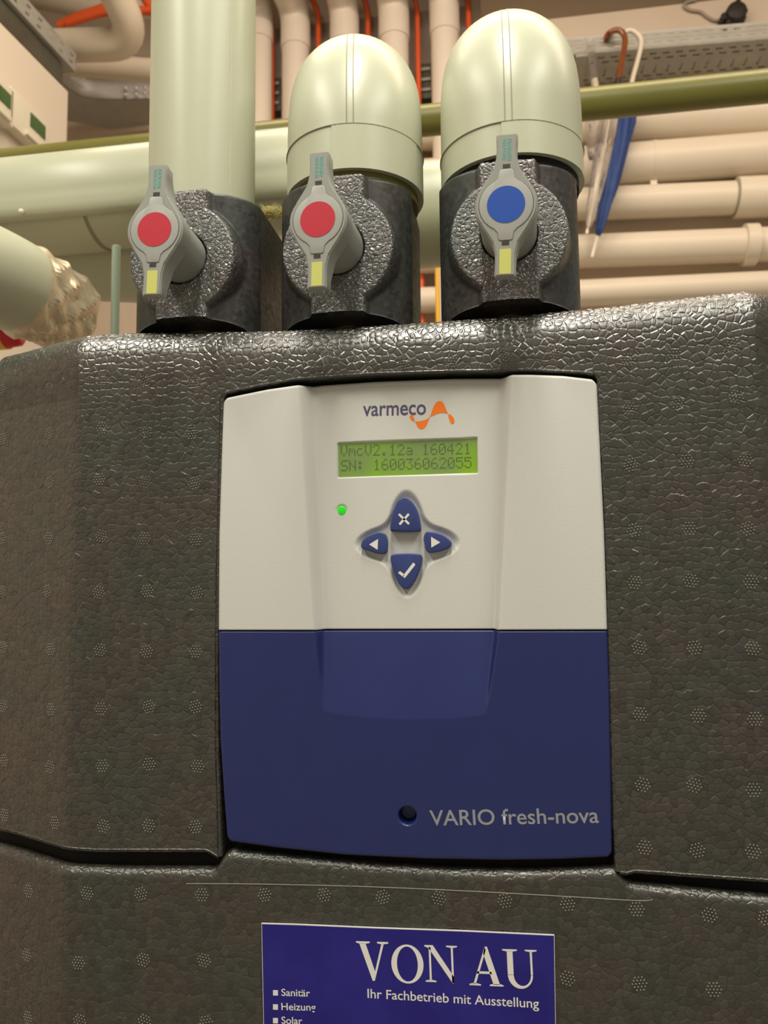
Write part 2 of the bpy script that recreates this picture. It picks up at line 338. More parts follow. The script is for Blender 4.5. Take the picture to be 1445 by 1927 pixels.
vb_x, vb_z = prof([(1167, 1641), (1178, 1643), (1195, 1638), (1300, 1646), (1445, 1656), (1600, 1664)], 0)
def zseamL(x): return np.interp(x, ub_x, ub_z)
def zseamR(x): return np.interp(x, vb_x, vb_z)
XMIN = at(-80, 1100, 0).x; XMAX = at(1570, 1100, 0).x
STEP = 0.001
class Grid:
    def __init__(s): s.V = []; s.F = []; s.n = 0
    def add(s, P3, a=0.3):
        s.A = getattr(s, 'A', []); s.A.append(np.broadcast_to(np.asarray(a, float), P3.shape[:2]).ravel())
        r, c, _ = P3.shape; idx = s.n + np.arange(r*c).reshape(r, c); s.V.append(P3.reshape(-1, 3)); s.n += r*c
        q = np.stack([idx[:-1, :-1], idx[:-1, 1:], idx[1:, 1:], idx[1:, :-1]], -1).reshape(-1, 4); s.F.append(q)
    def build(s, name, m, parent, weld=2e-5, flipcheck=None, attr=None):
        V = np.concatenate(s.V); Fq = np.concatenate(s.F)
        me = bpy.data.meshes.new(name); me.vertices.add(len(V)); me.vertices.foreach_set('co', V.astype(np.float32).ravel())
        me.loops.add(len(Fq)*4); me.loops.foreach_set('vertex_index', Fq.astype(np.int32).ravel())
        me.polygons.add(len(Fq)); me.polygons.foreach_set('loop_start', np.arange(0, len(Fq)*4, 4, dtype=np.int32))
        me.update(calc_edges=True)
        if attr:
            a = me.attributes.new(attr, 'FLOAT', 'POINT'); a.data.foreach_set('value', np.concatenate(s.A).astype(np.float32).ravel())
        if weld:
            bm = bmesh.new(); bm.from_mesh(me); bmesh.ops.remove_doubles(bm, verts=bm.verts[:], dist=weld); bm.to_mesh(me); bm.free()
        me.validate()
        return new_obj(name, me, m, parent)
def lin(a, b, step): return np.linspace(a, b, max(2, int(abs(b-a)/step)+1))

def upper_cover():
    root = thing('upper_foam_cover', 'charcoal bead foam upper cover with rounded top rim framing the grey and blue control unit', 'foam cover', (at(778, 1100, 0).x, 0.02, 1.10))
    g = Grid(); rc = 0.0045
    zcL = recT(recL(rl_z[0])+rc); zcR = float(recT(recR(rr_z[0])-rc)); zcL = float(zcL)
    def xL_of(z):                       # recess left edge incl. rounded corner
        base = recL(np.minimum(z, zcL)); t = np.clip((z-(zcL-rc))/rc, 0, 1); return base + rc*(1-np.sqrt(np.maximum(1-t*t, 0)))
    def xR_of(z):
        base = recR(np.minimum(z, zcR)); t = np.clip((z-(zcR-rc))/rc, 0, 1); return base - rc*(1-np.sqrt(np.maximum(1-t*t, 0)))
    xcl = float(xL_of(np.array(zcL))); xcr = float(xR_of(np.array(zcR)))
    nup = int((float(z_top(-0.05))-RIM-zcL)/STEP)+2; tup = np.linspace(0, 1, nup)
    # wings below the corner line
    def wing(side):
        zc = zcL if side < 0 else zcR
        edge = xL_of if side < 0 else xR_of
        xs_n = int(abs((xcl-XMIN) if side < 0 else (XMAX-xcr))/STEP)+1
        s = np.linspace(0, 1, xs_n)
        zs_mean = float(zseamL(-0.2) if side < 0 else zseamR(0.1))
        t = np.linspace(0, 1, int((zc-zs_mean)/STEP)+1)
        t = np.concatenate([t[:-6], np.linspace(t[-6], 1, 14)])
        SS, TT = np.meshgrid(s, t)
        if side < 0:
            x = XMIN + (edge(np.full_like(TT, 0)+zs_mean+TT*(zc-zs_mean))-XMIN)*SS; zb = zseamL(x)
        else:
            e_ = edge(zs_mean+TT*(zc-zs_mean)); x = e_ + (XMAX-e_)*SS; zb = zseamR(x)
        z = zb + (zc-zb)*TT
        P3 = np.stack([x, surfY(x), z], -1); g.add(P3)
        # seam lip: rounded edge going back
        xr = x[0]; zr = z[0]; lip = []
        for a in np.linspace(0, math.pi/2, 5)[1:]: lip.append(np.stack([xr, surfY(xr)+0.002*(1-math.cos(a)), zr-0.002*math.sin(a)], -1))
        for q in (0.008, 0.016, 0.028): lip.append(np.stack([xr, surfY(xr)+q, zr-0.002], -1))
        lip = [np.stack([xr, surfY(xr), zr], -1)] + lip; L3 = np.array(lip); g.add(L3[:, :, :])
        # recess edge wall
        col = 0 if side > 0 else -1
        xe = x[:, col]; ze = z[:, col]; wl = [np.stack([xe, surfY(xe), ze], -1)]
        r = 0.0022
        for a in np.linspace(0, math.pi/2, 5)[1:]: wl.append(np.stack([xe-side*0+(-side)*(-r*math.sin(a))*-1*0 + side*(-r*math.sin(a)), surfY(xe)+r*(1-math.cos(a)), ze], -1))
        for q in (0.006, 0.012, 0.030): wl.append(np.stack([xe-side*r, surfY(xe)+q, ze], -1))
        g.add(np.array(wl))
        # above the corner line up to the rim
        xa = (XMIN+(xcl-XMIN)*s) if side < 0 else (xcr+(XMAX-xcr)*s)
        XX, T2 = np.meshgrid(xa, tup); zt = z_top(XX)-RIM
        g.add(np.stack([XX, surfY(XX), zc+(zt-zc)*T2], -1), rimatt(XX, zc+(zt-zc)*T2))
        rim(xa)
        if side < 0: side_wall(XMIN, zb[0, 0], 1)
        else: side_wall(XMAX, zb[0, -1], -1)
    def rimatt(X, Z): return (0.38 + 0.72*sstep(Z-(z_top(X)-0.033), 0.014))*np.where((X > XbL-0.004) & (X < XbR+0.004), 1, 0.35)
    def rim(xa):
        rows = []
        for a in np.linspace(0, math.pi/2, 26): rows.append(np.stack([xa, surfY(xa)+RIM*0.85*(1-math.cos(a)), z_top(xa)-RIM+RIM*math.sin(a)], -1))
        for q in np.linspace(0.002, 0.16, 40): rows.append(np.stack([xa, surfY(xa)+RIM*0.85+q, z_top(xa)], -1))
        rr_ = np.array(rows); g.add(rr_, np.maximum(rimatt(rr_[..., 0], rr_[..., 2]), 0.3))
    def side_wall(x, zb, d):
        y0 = float(surfY(x)); zt = float(z_top(x))
        zz = lin(zb, zt-RIM, 0.004); yy = np.array([0, 0.01, 0.03, 0.08, 0.16])
        Z2, Y2 = np.meshgrid(zz, yy); g.add(np.stack([np.full_like(Z2, x), y0+Y2, Z2], -1))
        aa = np.linspace(0, math.pi/2, 12); yf2 = y0+RIM*0.85*(1-np.cos(aa)); zf2 = zt-RIM+RIM*np.sin(aa)
        g.add(np.array([np.stack([x+0*aa, yf2, zf2], -1), np.stack([x+0*aa, y0+0.16+0*aa, zf2], -1)]))
    wing(-1); wing(1)
    xa = lin(xcl, xcr, STEP); XX, T2 = np.meshgrid(xa, tup); zb = recT(XX); zt = z_top(XX)-RIM
    # make the bridge's end columns match the wings' corner heights
    zb = zb + np.where(XX < -0.06, (zcL-recT(xcl))*np.clip(1-(XX-xcl)/0.02, 0, 1), (zcR-recT(xcr))*np.clip(1-(xcr-XX)/0.02, 0, 1))
    g.add(np.stack([XX, surfY(XX), zb+(zt-zb)*T2], -1), rimatt(XX, zb+(zt-zb)*T2)); rim(xa)
    xe = xa; ze = zb[0]; wl = [np.stack([xe, 0*xe, ze], -1)]; r = 0.0022
    for a in np.linspace(0, math.pi/2, 5)[1:]: wl.append(np.stack([xe, r*(1-np.cos(a))+0*xe, ze+r*0-0*math.sin(a)-r*math.sin(a)*0.4], -1))
    for q in (0.006, 0.012, 0.030): wl.append(np.stack([xe, q+0*xe, ze-r*0.4], -1))
    g.add(np.array(wl))
    g.build('foam_shell', M['foam'], root, attr='beads')
    # black sheet added as the shade behind the control unit
    box('recess_shade', (at(778, 1100, 0).x, 0.033, (zcL+float(zseamL(-0.2)))/2-0.01), (0.268, 0.004, 0.34), M['gap'], root)
    return root
upper = upper_cover()

lt_x, lt_z = prof([(-120, 1612), (0, 1618), (150, 1632), (250, 1635), (405, 1635), (410, 1628), (416, 1612), (428, 1602), (440, 1601), (560, 1614), (700, 1627), (850, 1636), (1000, 1639), (1155, 1633), (1162, 1634), (1168, 1644), (1176, 1657), (1188, 1663), (1300, 1674), (1445, 1688), (1600, 1702)], 0)
def lower_cover():
    root = thing('lower_foam_cover', 'charcoal bead foam lower cover with a raised tab below the blue panel, carrying the sticker', 'foam cover', (at(778, 1100, 0).x, 0.02, 0.86))
    g = Grid(); r = 0.0065; xa = lin(XMIN, XMAX, STEP)
    zt = np.interp(xa, lt_x, lt_z)
    k = np.ones(5)/5; zs = np.convolve(np.pad(zt, 2, mode='edge'), k, mode='valid')
    zb = at(700, 2040, 0).z; t = np.linspace(0, 1, int((zs.mean()-zb)/STEP)+1)
    XX, TT = np.meshgrid(xa, t); Z = zb + (zs[None, :]-r-zb)*TT
    g.add(np.stack([XX, surfY(XX), Z], -1))
    rows = [np.stack([xa, surfY(xa)+r*(1-math.cos(a)), zs-r+r*math.sin(a)], -1) for a in np.linspace(0, math.pi/2, 9)]
    rows += [np.stack([xa, surfY(xa)+r+q, zs-min(q*0.5, 0.006)], -1) for q in (0.001, 0.003, 0.006, 0.012, 0.03, 0.08, 0.16)]
    g.add(np.array(rows))
    rows = [np.stack([xa, surfY(xa)+q, zb+0*xa], -1) for q in (0, 0.004, 0.03, 0.16)]; g.add(np.array(rows))
    for x in (XMIN, XMAX):
        y0 = float(surfY(x)); zz = lin(zb, float(np.interp(x, lt_x, lt_z))-r, 0.004); yy = np.array([0, 0.01, 0.03, 0.08, 0.16])
        Z2, Y2 = np.meshgrid(zz, yy); g.add(np.stack([np.full_like(Z2, x), y0+Y2, Z2], -1))
    g.build('foam_shell', M['foam'], root, attr='beads')
    pts = [at(a, b, -0.0001) for a, b in catmull([(350, 1663), (500, 1664), (700, 1669), (900, 1678), (1080, 1688), (1200, 1695), (1228, 1693)], 6, False)]
    tube('mould_seam', pts, 0.00022, M['pin'], root, 6)
    return root
lower = lower_cover()

g = Grid(); xa = lin(XMIN, XMAX, 0.004); zg = np.interp(xa, lt_x, lt_z); g.add(np.array([np.stack([xa, surfY(xa)+yy, zg+dz], -1) for yy, dz in ((0.10, -0.03), (0.013, -0.03), (0.013, 0.014), (0.10, 0.014))])); g.build('gap_light_stop', M['gap'], lower)  # black strip added behind the seam so no light leaks through
# steam vent pin clusters, one shared mesh
def vent_mesh():
    V = []; Fc = []
    def dot(x, z, r):
        b0 = len(V); n = 7
        for rr, y in ((r, 0.0), (r*0.7, -r*0.75)):
            for k in range(n): V.append((x+rr*math.cos(2*math.pi*k/n), y, z+rr*math.sin(2*math.pi*k/n)))
        V.append((x, -r*1.0, z))
        for k in range(n):
            k2 = (k+1) % n; Fc.append((b0+k, b0+k2, b0+n+k2, b0+n+k)); Fc.append((b0+n+k, b0+n+k2, b0+2*n))
    p = 0.00195
    for i in range(-2, 3):
        for j in range(-2, 3):
            if abs(i+j) <= 2: dot(p*(i+j*0.5), p*j*0.866, 0.00043)
    me = bpy.data.meshes.new('vent_mark'); me.from_pydata(V, [], Fc); me.materials.append(M['pin']); me.update(); return me
VM = vent_mesh()
vents_u = [(3, 735), (92, 732), (192, 715), (273, 717), (362, 720), (3, 827), (93, 815), (192, 806), (274, 813), (360, 816), (2, 908), (94, 908), (187, 902), (273, 907), (366, 909),
 (5, 1013), (92, 1013), (191, 1009), (272, 1013), (368, 1015), (5, 1114), (90, 1112), (186, 1115), (277, 1112), (371, 1115), (6, 1218), (95, 1222), (189, 1223), (276, 1226), (368, 1226),
 (6, 1329), (96, 1335), (190, 1334), (280, 1330), (368, 1330), (8, 1431), (94, 1443), (192, 1441), (281, 1438), (372, 1442), (9, 1534), (103, 1548), (195, 1555), (280, 1554), (368, 1556),
 (1181, 677), (1270, 668), (1378, 650), (1184, 769), (1276, 760), (1385, 747), (1187, 875), (1292, 868), (1402, 866), (1193, 998), (1297, 995), (1407, 995), (1194, 1096), (1300, 1093), (1413, 1095),
 (1203, 1219), (1306, 1219), (1416, 1220), (1205, 1344), (1314, 1347), (1421, 1353), (1209, 1477), (1306, 1478), (1418, 1487), (1213, 1595), (1312, 1600), (1417, 1602),
 (850, 680), (950, 668), (1045, 662), (760, 684)]
vents_l = [(54, 1677), (164, 1681), (265, 1682), (380, 1684), (498, 1684), (610, 1684), (720, 1688), (826, 1690), (950, 1695), (1068, 1701), (1198, 1711), (1335, 1722), (1441, 1727),
 (51, 1797), (148, 1812), (270, 1806), (384, 1807), (1068, 1841), (1203, 1851), (1343, 1862), (53, 1915), (150, 1921), (272, 1922), (388, 1924), (1080, 1950), (1200, 1955)]
for lst, par in ((vents_u, upper), (vents_l, lower)):
    for a, b in lst:
        p = at(a, b, 0)
        for _ in range(4): p = at(a, b, float(surfY(p.x)))
        o = bpy.data.objects.new('vent_mark', VM); COL.objects.link(o); o.parent = par
        slope = (float(surfY(p.x+0.001))-float(surfY(p.x-0.001)))/0.002
        o.rotation_euler = (0, random.uniform(-0.3, 0.3), math.atan(slope)); o.location = Vector((p.x, p.y-0.00012, p.z)) - par.location

# ------------------------------------------------------------------ control unit
YP = -0.003
pl_x, pl_z = prof([(416, 745), (413, 850), (409, 1000), (408, 1190), (409, 1300), (411, 1400), (417, 1500), (424, 1600)], YP)
pr_x, pr_z = prof([(1124, 700), (1131, 850), (1138, 1000), (1144, 1190), (1148, 1300), (1151, 1450), (1154, 1620)], YP)
pt_x, pt_z = prof([(416, 747), (440, 742), (500, 730), (600, 716), (700, 709), (850, 703), (1000, 702), (1060, 704), (1124, 711)], YP)
pb_x, pb_z = prof([(420, 1586), (520, 1599), (650, 1612), (800, 1619), (950, 1622), (1050, 1621), (1154, 1617)], YP)
ZJ = (at(500, 1187, YP).z + at(1050, 1187, YP).z)/2
def chan(pts): x, z = prof(pts, YP); return lambda zz: np.interp(-zz, -z, x)
c_lo = chan([(553, 700), (588, 1187), (604, 1345)]); c_li = chan([(584, 700), (607, 1187), (612, 1345)])
c_ro = chan([(967, 700), (940, 1187), (918, 1345)]); c_ri = chan([(940, 700), (929, 1187), (910, 1345)])
cb_x, cb_z = prof([(600, 1338), (660, 1348), (760, 1354), (860, 1352), (925, 1343)], YP)
xc = at(770, 1187, YP).x
LC = [at(628, 829, YP), at(896, 818, YP), at(899, 884, YP), at(631, 896, YP)]
lx0, lx1 = (LC[0].x+LC[3].x)/2, (LC[1].x+LC[2].x)/2; lz1, lz0 = (LC[0].z+LC[1].z)/2, (LC[2].z+LC[3].z)/2
KP = at(762, 1022, YP); led = at(637, 957, YP); hole = at(766, 1536, YP)
PXM = (at(800, 1020, YP)-at(700, 1020, YP)).length/100     # metres per pixel on the panel
def depth(X, Z):
    u = (X-xc)/0.12; v = (Z-ZJ)/0.15
    y = YP + 0.0015*u*u + 0.0015*v*v
    zb = np.interp(X, cb_x, cb_z); dc = np.where(Z > ZJ, 0.009, 0.009*np.clip((Z-zb)/(ZJ-zb), 0, 1))
    m = sstep(X-c_lo(Z), np.maximum(c_li(Z)-c_lo(Z), 0.0015))*sstep(c_ro(Z)-X, np.maximum(c_ro(Z)-c_ri(Z), 0.0015))
    y = y + dc*m
    q = np.minimum(np.minimum(X-lx0, lx1-X), np.minimum(Z-lz0, lz1-Z)); y = y + 0.0030*sstep(q+0.0003, 0.0009)
    # keypad hollow: two blended lobes
    dx = (X-KP.x)/PXM; dz = (Z-KP.z)/PXM
    a = (np.sqrt((dx/37)**2+(dz/97)**2)-1)*37; b_ = (np.sqrt((dx/95)**2+(dz/38)**2)-1)*38
    k = 22.0; h = np.clip(0.5+0.5*(b_-a)/k, 0, 1); sd = b_*(1-h)+a*h-k*h*(1-h)
    y = y + 0.0026*sstep(-sd+3, 7.0)
    y = y + 0.0008*sstep(0.0036-np.hypot(X-led.x, Z-led.z), 0.0006)
    y = y + 0.010*sstep(0.0056-np.hypot(X-hole.x, Z-hole.z), 0.0012)
    return y
def panel(name, which, m, parent):
    rc = 0.0045; g = Grid(); st = 0.0006
    nx = int(0.24/st); s = np.linspace(0, 1, nx)
    s = np.concatenate([np.linspace(0, s[4], 12)[:-1], s[4:-4], np.linspace(s[-5], 1, 12)[1:]])
    if which == 'top': zr0, zr1 = ZJ+0.0004, None
    n = int(0.14/st); t = np.linspace(0, 1, n); t = np.concatenate([np.linspace(0, t[4], 12)[:-1], t[4:-4], np.linspace(t[-5], 1, 12)[1:]])
    SS, TT = np.meshgrid(s, t)
    if which == 'top':
        zapp = ZJ + TT*(pt_z.mean()-ZJ); ct = np.clip(1-(1-TT)*0.145/rc, 0, 1)
    else:
        zapp = pb_z.mean() + TT*(ZJ-pb_z.mean()); ct = np.clip(1-TT*0.145/rc, 0, 1)
    off = rc*(1-np.sqrt(1-ct**2+1e-9))
    xl = np.interp(-zapp, -pl_z, pl_x)+off; xr = np.interp(-zapp, -pr_z, pr_x)-off
    X = xl+(xr-xl)*SS
    if which == 'top': zl, zh = ZJ+0.0004+0*X, np.interp(X, pt_x, pt_z)
    else: zl, zh = np.interp(X, pb_x, pb_z), ZJ-0.0004+0*X
    Z = zl+(zh-zl)*TT; Y = depth(X, Z)
    dl = np.minimum(X-xl, xr-X); dv = (zh-Z) if which == 'top' else (Z-zl); dj = (Z-zl) if which == 'top' else (zh-Z)
    r = 0.0022; e = np.minimum(dl, dv); Y = Y + np.where(e < r, r-np.sqrt(np.maximum(r*r-(r-np.clip(e, 0, r))**2, 0)), 0)
    r2 = 0.0007; Y = Y + np.where(dj < r2, r2-np.sqrt(np.maximum(r2*r2-(r2-np.clip(dj, 0, r2))**2, 0)), 0)
    P3 = np.stack([X, Y, Z], -1); g.add(P3)
    for ring in (P3[0], P3[-1], P3[:, 0], P3[:, -1]):
        bk = ring.copy(); bk[:, 1] = 0.022; md = ring.copy(); md[:, 1] += 0.001; g.add(np.array([ring, md, bk]))
    return g.build(name, m, parent)
cu = thing('control_unit', 'light grey and dark blue control unit with green display and arrow buttons', 'controller', (xc, 0.0, ZJ))
top_h = panel('front_housing', 'top', M['grey_plastic'], cu); top_h['label'] = 'light grey upper housing'
bot_h = panel('lower_cover', 'bottom', M['blue_plastic'], cu); bot_h['label'] = 'dark blue lower cover with screw hole'
box('backing', (xc, 0.024, (pt_z.mean()+pb_z.mean())/2), (0.225, 0.004, 0.27), M['gap'], cu)
YC = YP+0.009                           # plane of the sunken middle band
# display
ysc = YC+0.0028
scr = box('display', ((lx0+lx1)/2, ysc+0.0002, (lz0+lz1)/2), (lx1-lx0-0.0002, 0.0012, lz1-lz0-0.0002), M['lcd'], cu); scr['label'] = 'backlit green character display'
FONT = {'V': "10001 10001 10001 10001 10001 01010 00100", 'm': "00000 00000 11010 10101 10101 10001 10001", 'c': "00000 00000 01110 10000 10000 10001 01110",
 '2': "01110 10001 00001 00010 00100 01000 11111", '.': "00000 00000 00000 00000 00000 01100 01100", '1': "00100 01100 00100 00100 00100 00100 01110",
 'a': "00000 00000 01110 00001 01111 10001 01111", '6': "00110 01000 10000 11110 10001 10001 01110", '0': "01110 10001 10011 10101 11001 10001 01110",
 '4': "00010 00110 01010 10010 11111 00010 00010", 'S': "01111 10000 10000 01110 00001 00001 11110", 'N': "10001 10001 11001 10101 10011 10001 10001",
 ':': "00000 01100 01100 00000 01100 01100 00000", '3': "11111 00010 00100 00010 00001 10001 01110", '5': "11111 10000 11110 00001 00001 10001 01110", ' ': "00000 "*7}
def lcd_line(txt, pa, pb, hpx):
    Y = ysc-0.0004; A = at(*pa, Y); B = at(*pb, Y); pitch = (B.x-A.x)/16; ch = (at(pa[0], pa[1]-hpx, Y)-A).length
    pw = pitch/5.9; ph = ch/7; V = []
    for i, c in enumerate(txt):
        for r, row in enumerate(FONT[c].split()):
            for q, bit in enumerate(row):
                if bit == '1':
                    x = A.x+i*pitch+q*pw; z = A.z+(B.z-A.z)*i/16+(6-r)*ph; w = pw*0.9; h = ph*0.9
                    V.append([(x, z), (x+w, z), (x+w, z+h), (x, z+h)])
    polys('display_text', V, Y, M['lcd_dot'], cu, 0.00003)
lcd_line('VmcV2.12a 160421', (641, 859), (889, 855), 21)
lcd_line('SN: 160036062055', (642, 887), (890, 881), 21)
# logo
text('logo_lettering', 'varmeco', (682, 782), (801, 779), 27.5, YC, M['print_purple'], cu, bold=0.012, thick=0.00012, surf=lambda x, z: float(depth(x, z)))
z6 = lambda pts: [(lambda p: (p.x, p.z))(at(600+a*0.22145, 730+b*0.22145, YC)) for a, b in pts]
wave = [z6(catmull([(770, 240), (784, 222), (799, 236), (812, 279), (786, 272)], 5)),
        z6([(815, 282), (838, 328), (855, 344), (870, 349), (888, 343), (908, 322), (926, 283), (942, 244), (915, 263), (880, 276), (845, 281)]),
        z6([(942, 244), (958, 195), (975, 150), (992, 124), (1010, 110), (1030, 107), (1048, 115), (1063, 137), (1080, 178), (1096, 217), (1065, 209), (1035, 208), (1000, 217), (970, 231)]),
        z6(catmull([(1098, 219), (1130, 235), (1151, 272), (1145, 298), (1128, 302), (1112, 280)], 5))]
wv = polys('logo_wave', wave, YC, M['print_orange'], cu, 0.0)
for v in wv.data.vertices: v.co.y = float(depth(v.co.x, v.co.z))-0.00014
# led
def disc(name, c, r, y0, y1, m, parent, bevel=0.0, n=40): return prism(name, [(c.x+r*math.cos(2*math.pi*k/n), c.z+r*math.sin(2*math.pi*k/n)) for k in range(n)], y0, y1, m, parent, bevel)
disc('led', led, 0.0026, YC-0.0006, YC+0.002, M['led'], cu, 0.0012)['label'] = 'glowing green indicator light'
# buttons
z7 = lambda pts, Y: [(lambda p: (p.x, p.z))(at(600+a*0.2076, 910+b*0.2076, Y)) for a, b in pts]
Yb0 = YC-0.0024
btn = {'up': [(648, 425), (645, 380), (660, 300), (685, 215), (722, 148), (775, 122), (828, 148), (875, 215), (905, 300), (921, 385), (920, 420), (895, 432), (782, 438), (668, 432)],
       'left': [(380, 560), (392, 520), (435, 478), (500, 448), (560, 440), (598, 460), (615, 510), (618, 560), (612, 615), (585, 637), (520, 632), (440, 606), (392, 590)],
       'right': [(948, 495), (963, 448), (990, 432), (1060, 442), (1130, 468), (1182, 508), (1200, 540), (1182, 578), (1110, 608), (1025, 626), (985, 620), (962, 580)],
       'down': [(650, 665), (672, 640), (785, 632), (900, 636), (929, 660), (929, 710), (908, 790), (872, 875), (832, 935), (790, 958), (750, 940), (708, 880), (672, 790), (652, 710)]}
sym = {'up': [[(718, 284), (732, 270), (824, 360), (810, 374)], [(808, 268), (823, 283), (738, 378), (723, 364)]],
       'left': [[(455, 552), (536, 502), (532, 601)]], 'right': [[(1017, 483), (1100, 533), (1019, 581)]],
       'down': [[(720, 812), (724, 800), (738, 795), (772, 822), (770, 850), (778, 858)], [(778, 858), (762, 838), (772, 822), (855, 716), (873, 730), (868, 745)]]}
for k in btn:
    cx = sum(a for a, b in btn[k])/len(btn[k]); cz = sum(b for a, b in btn[k])/len(btn[k])
    b_ = prism('button', z7(catmull(btn[k], 4), Yb0), Yb0, YC+0.006, M['button'], cu, 0.0008)
    polys('button_symbol', [z7(s_, Yb0) for s_ in sym[k]], Yb0, M['print_white'], b_, 0.00012)
    b_['label'] = {'up': 'blue button with white cross', 'left': 'blue button with white left arrow', 'right': 'blue button with white right arrow', 'down': 'blue button with white tick'}[k]
text('model_lettering', 'VARIO fresh-nova', (809, 1554), (1128, 1550), 28, YP, M['print_grey'], cu, bold=0.009, thick=0.00012, surf=lambda x, z: float(depth(x, z)))

# ------------------------------------------------------------------ sticker
ss = thing('sticker', 'dark blue company sticker with white lettering on the lower foam cover', 'sticker', at(768, 1850, -0.001))
ys = -0.0012
q = lambda a, b, Y: (lambda p: (p.x, p.z))(at(a, b, Y))
edge_px = [(492, 1737), (560, 1739), (700, 1745), (870, 1751), (1043, 1759), (1048, 2060), (770, 2055), (498, 2050)]
prism('paper_edge', [q(a, b, ys) for a, b in edge_px], ys, ys+0.0006, M['sticker_edge'], ss)['label'] = 'white cut edge of the sticker'
prism('printed_face', [q(a+dx, b+2, ys) for (a, b), dx in zip(edge_px, (1, 0, 0, 0, -1, -1, 0, 1))], ys-0.0001, ys+0.0002, M['sticker'], ss)
def ell(cx, cz, rx, rz, a0, a1, n): return [(cx+rx*math.cos(a0+(a1-a0)*i/n), cz+rz*math.sin(a0+(a1-a0)*i/n)) for i in range(n+1)]
def ring(o, i_): return [[o[k], o[k+1], i_[k+1], i_[k]] for k in range(len(o)-1)]
GL = {'V': [[(0, 1), (.42, 1), (.42, .967), (.29, .94), (.10, .94), (0, .967)], [(.10, .945), (.29, .945), (.55, .22), (.50, -.02), (.47, -.02)], [(.50, -.02), (.55, .22), (.77, .945), (.84, .945), (.535, -.02)], [(.64, 1), (.98, 1), (.98, .967), (.84, .94), (.77, .94), (.64, .967)]],
      'O': ring(ell(.5, .5, .5, .525, 0, 2*math.pi, 40), ell(.5, .5, .325, .475, 0, 2*math.pi, 40)),
      'N': [[(.13, .05), (.19, .05), (.19, .95), (.13, .95)], [(.81, .0), (.87, -.02), (.87, .95), (.81, .95)], [(.0, 1), (.26, 1), (.87, .16), (.87, -.02), (.83, -.02), (.13, .92), (0, .967)], [(0, 0), (.33, 0), (.33, .03), (.19, .055), (.13, .055), (0, .03)], [(.67, 1), (1, 1), (1, .97), (.87, .945), (.81, .945), (.67, .97)]],
      'A': [[(.12, .04), (.19, .04), (.52, .93), (.49, 1.02)], [(.71, .04), (.90, .04), (.56, 1.02), (.49, 1.02), (.44, .84)], [(.22, .31), (.68, .31), (.66, .37), (.24, .37)], [(0, 0), (.34, 0), (.34, .03), (.20, .055), (.11, .055), (0, .03)], [(.60, 0), (1, 0), (1, .03), (.91, .055), (.71, .055), (.60, .03)]],
      'U': ring(ell(.495, .34, .365, .36, math.pi, 2*math.pi, 20), ell(.55, .34, .25, .29, math.pi, 2*math.pi, 20)) + [[(.13, .33), (.30, .33), (.30, .95), (.13, .95)], [(.80, .33), (.86, .33), (.86, .95), (.80, .95)], [(0, 1), (.43, 1), (.43, .97), (.30, .945), (.13, .945), (0, .97)], [(.66, 1), (1, 1), (1, .97), (.86, .945), (.80, .945), (.66, .97)]]}
big = []
z8 = lambda a, b: (400+a*0.4844, 1680+b*0.4844)
for ch, (x0, y0), (x1, y1), hh in (('V', (562, 336), (690, 341), 148), ('O', (697, 346), (822, 351), 143), ('N', (828, 345), (955, 350), 142), ('A', (998, 358), (1130, 364), 148), ('U', (1132, 367), (1266, 372), 148)):
    A = at(*z8(x0, y0), ys); B = at(*z8(x1, y1), ys); T_ = at(*z8(x0, y0-hh), ys); d = B-A; hgt = (T_-A).length; u = Vector((-d.z, 0, d.x)).normalized()
    for pl in GL[ch]: big.append([((A+d*a+u*(hgt*b)).x, (A+d*a+u*(hgt*b)).z) for a, b in pl])
polys('company_name', big, ys-0.0001, M['sticker_edge'], ss, 0.0001)
text('slogan', 'Ihr Fachbetrieb mit Ausstellung', z8(602, 408), z8(1268, 448), 17, ys-0.0001, M['sticker_edge'], ss, bold=0.006, thick=0.0001)
for t_, y_, x1 in (('Sanitär', 400, 379), ('Heizung', 455, 401), ('Solar', 508, 349)):
    text('service_line', t_, z8(268, y_), z8(x1, y_+3), 13, ys-0.0001, M['sticker_edge'], ss, bold=0.008, thick=0.0001)
    polys('bullet', [[q(*z8(235, y_-22), ys), q(*z8(254, y_-21.5), ys), q(*z8(254, y_-1), ys), q(*z8(235, y_-1.5), ys)]], ys-0.0001, M['sticker_edge'], ss, 0.0001)

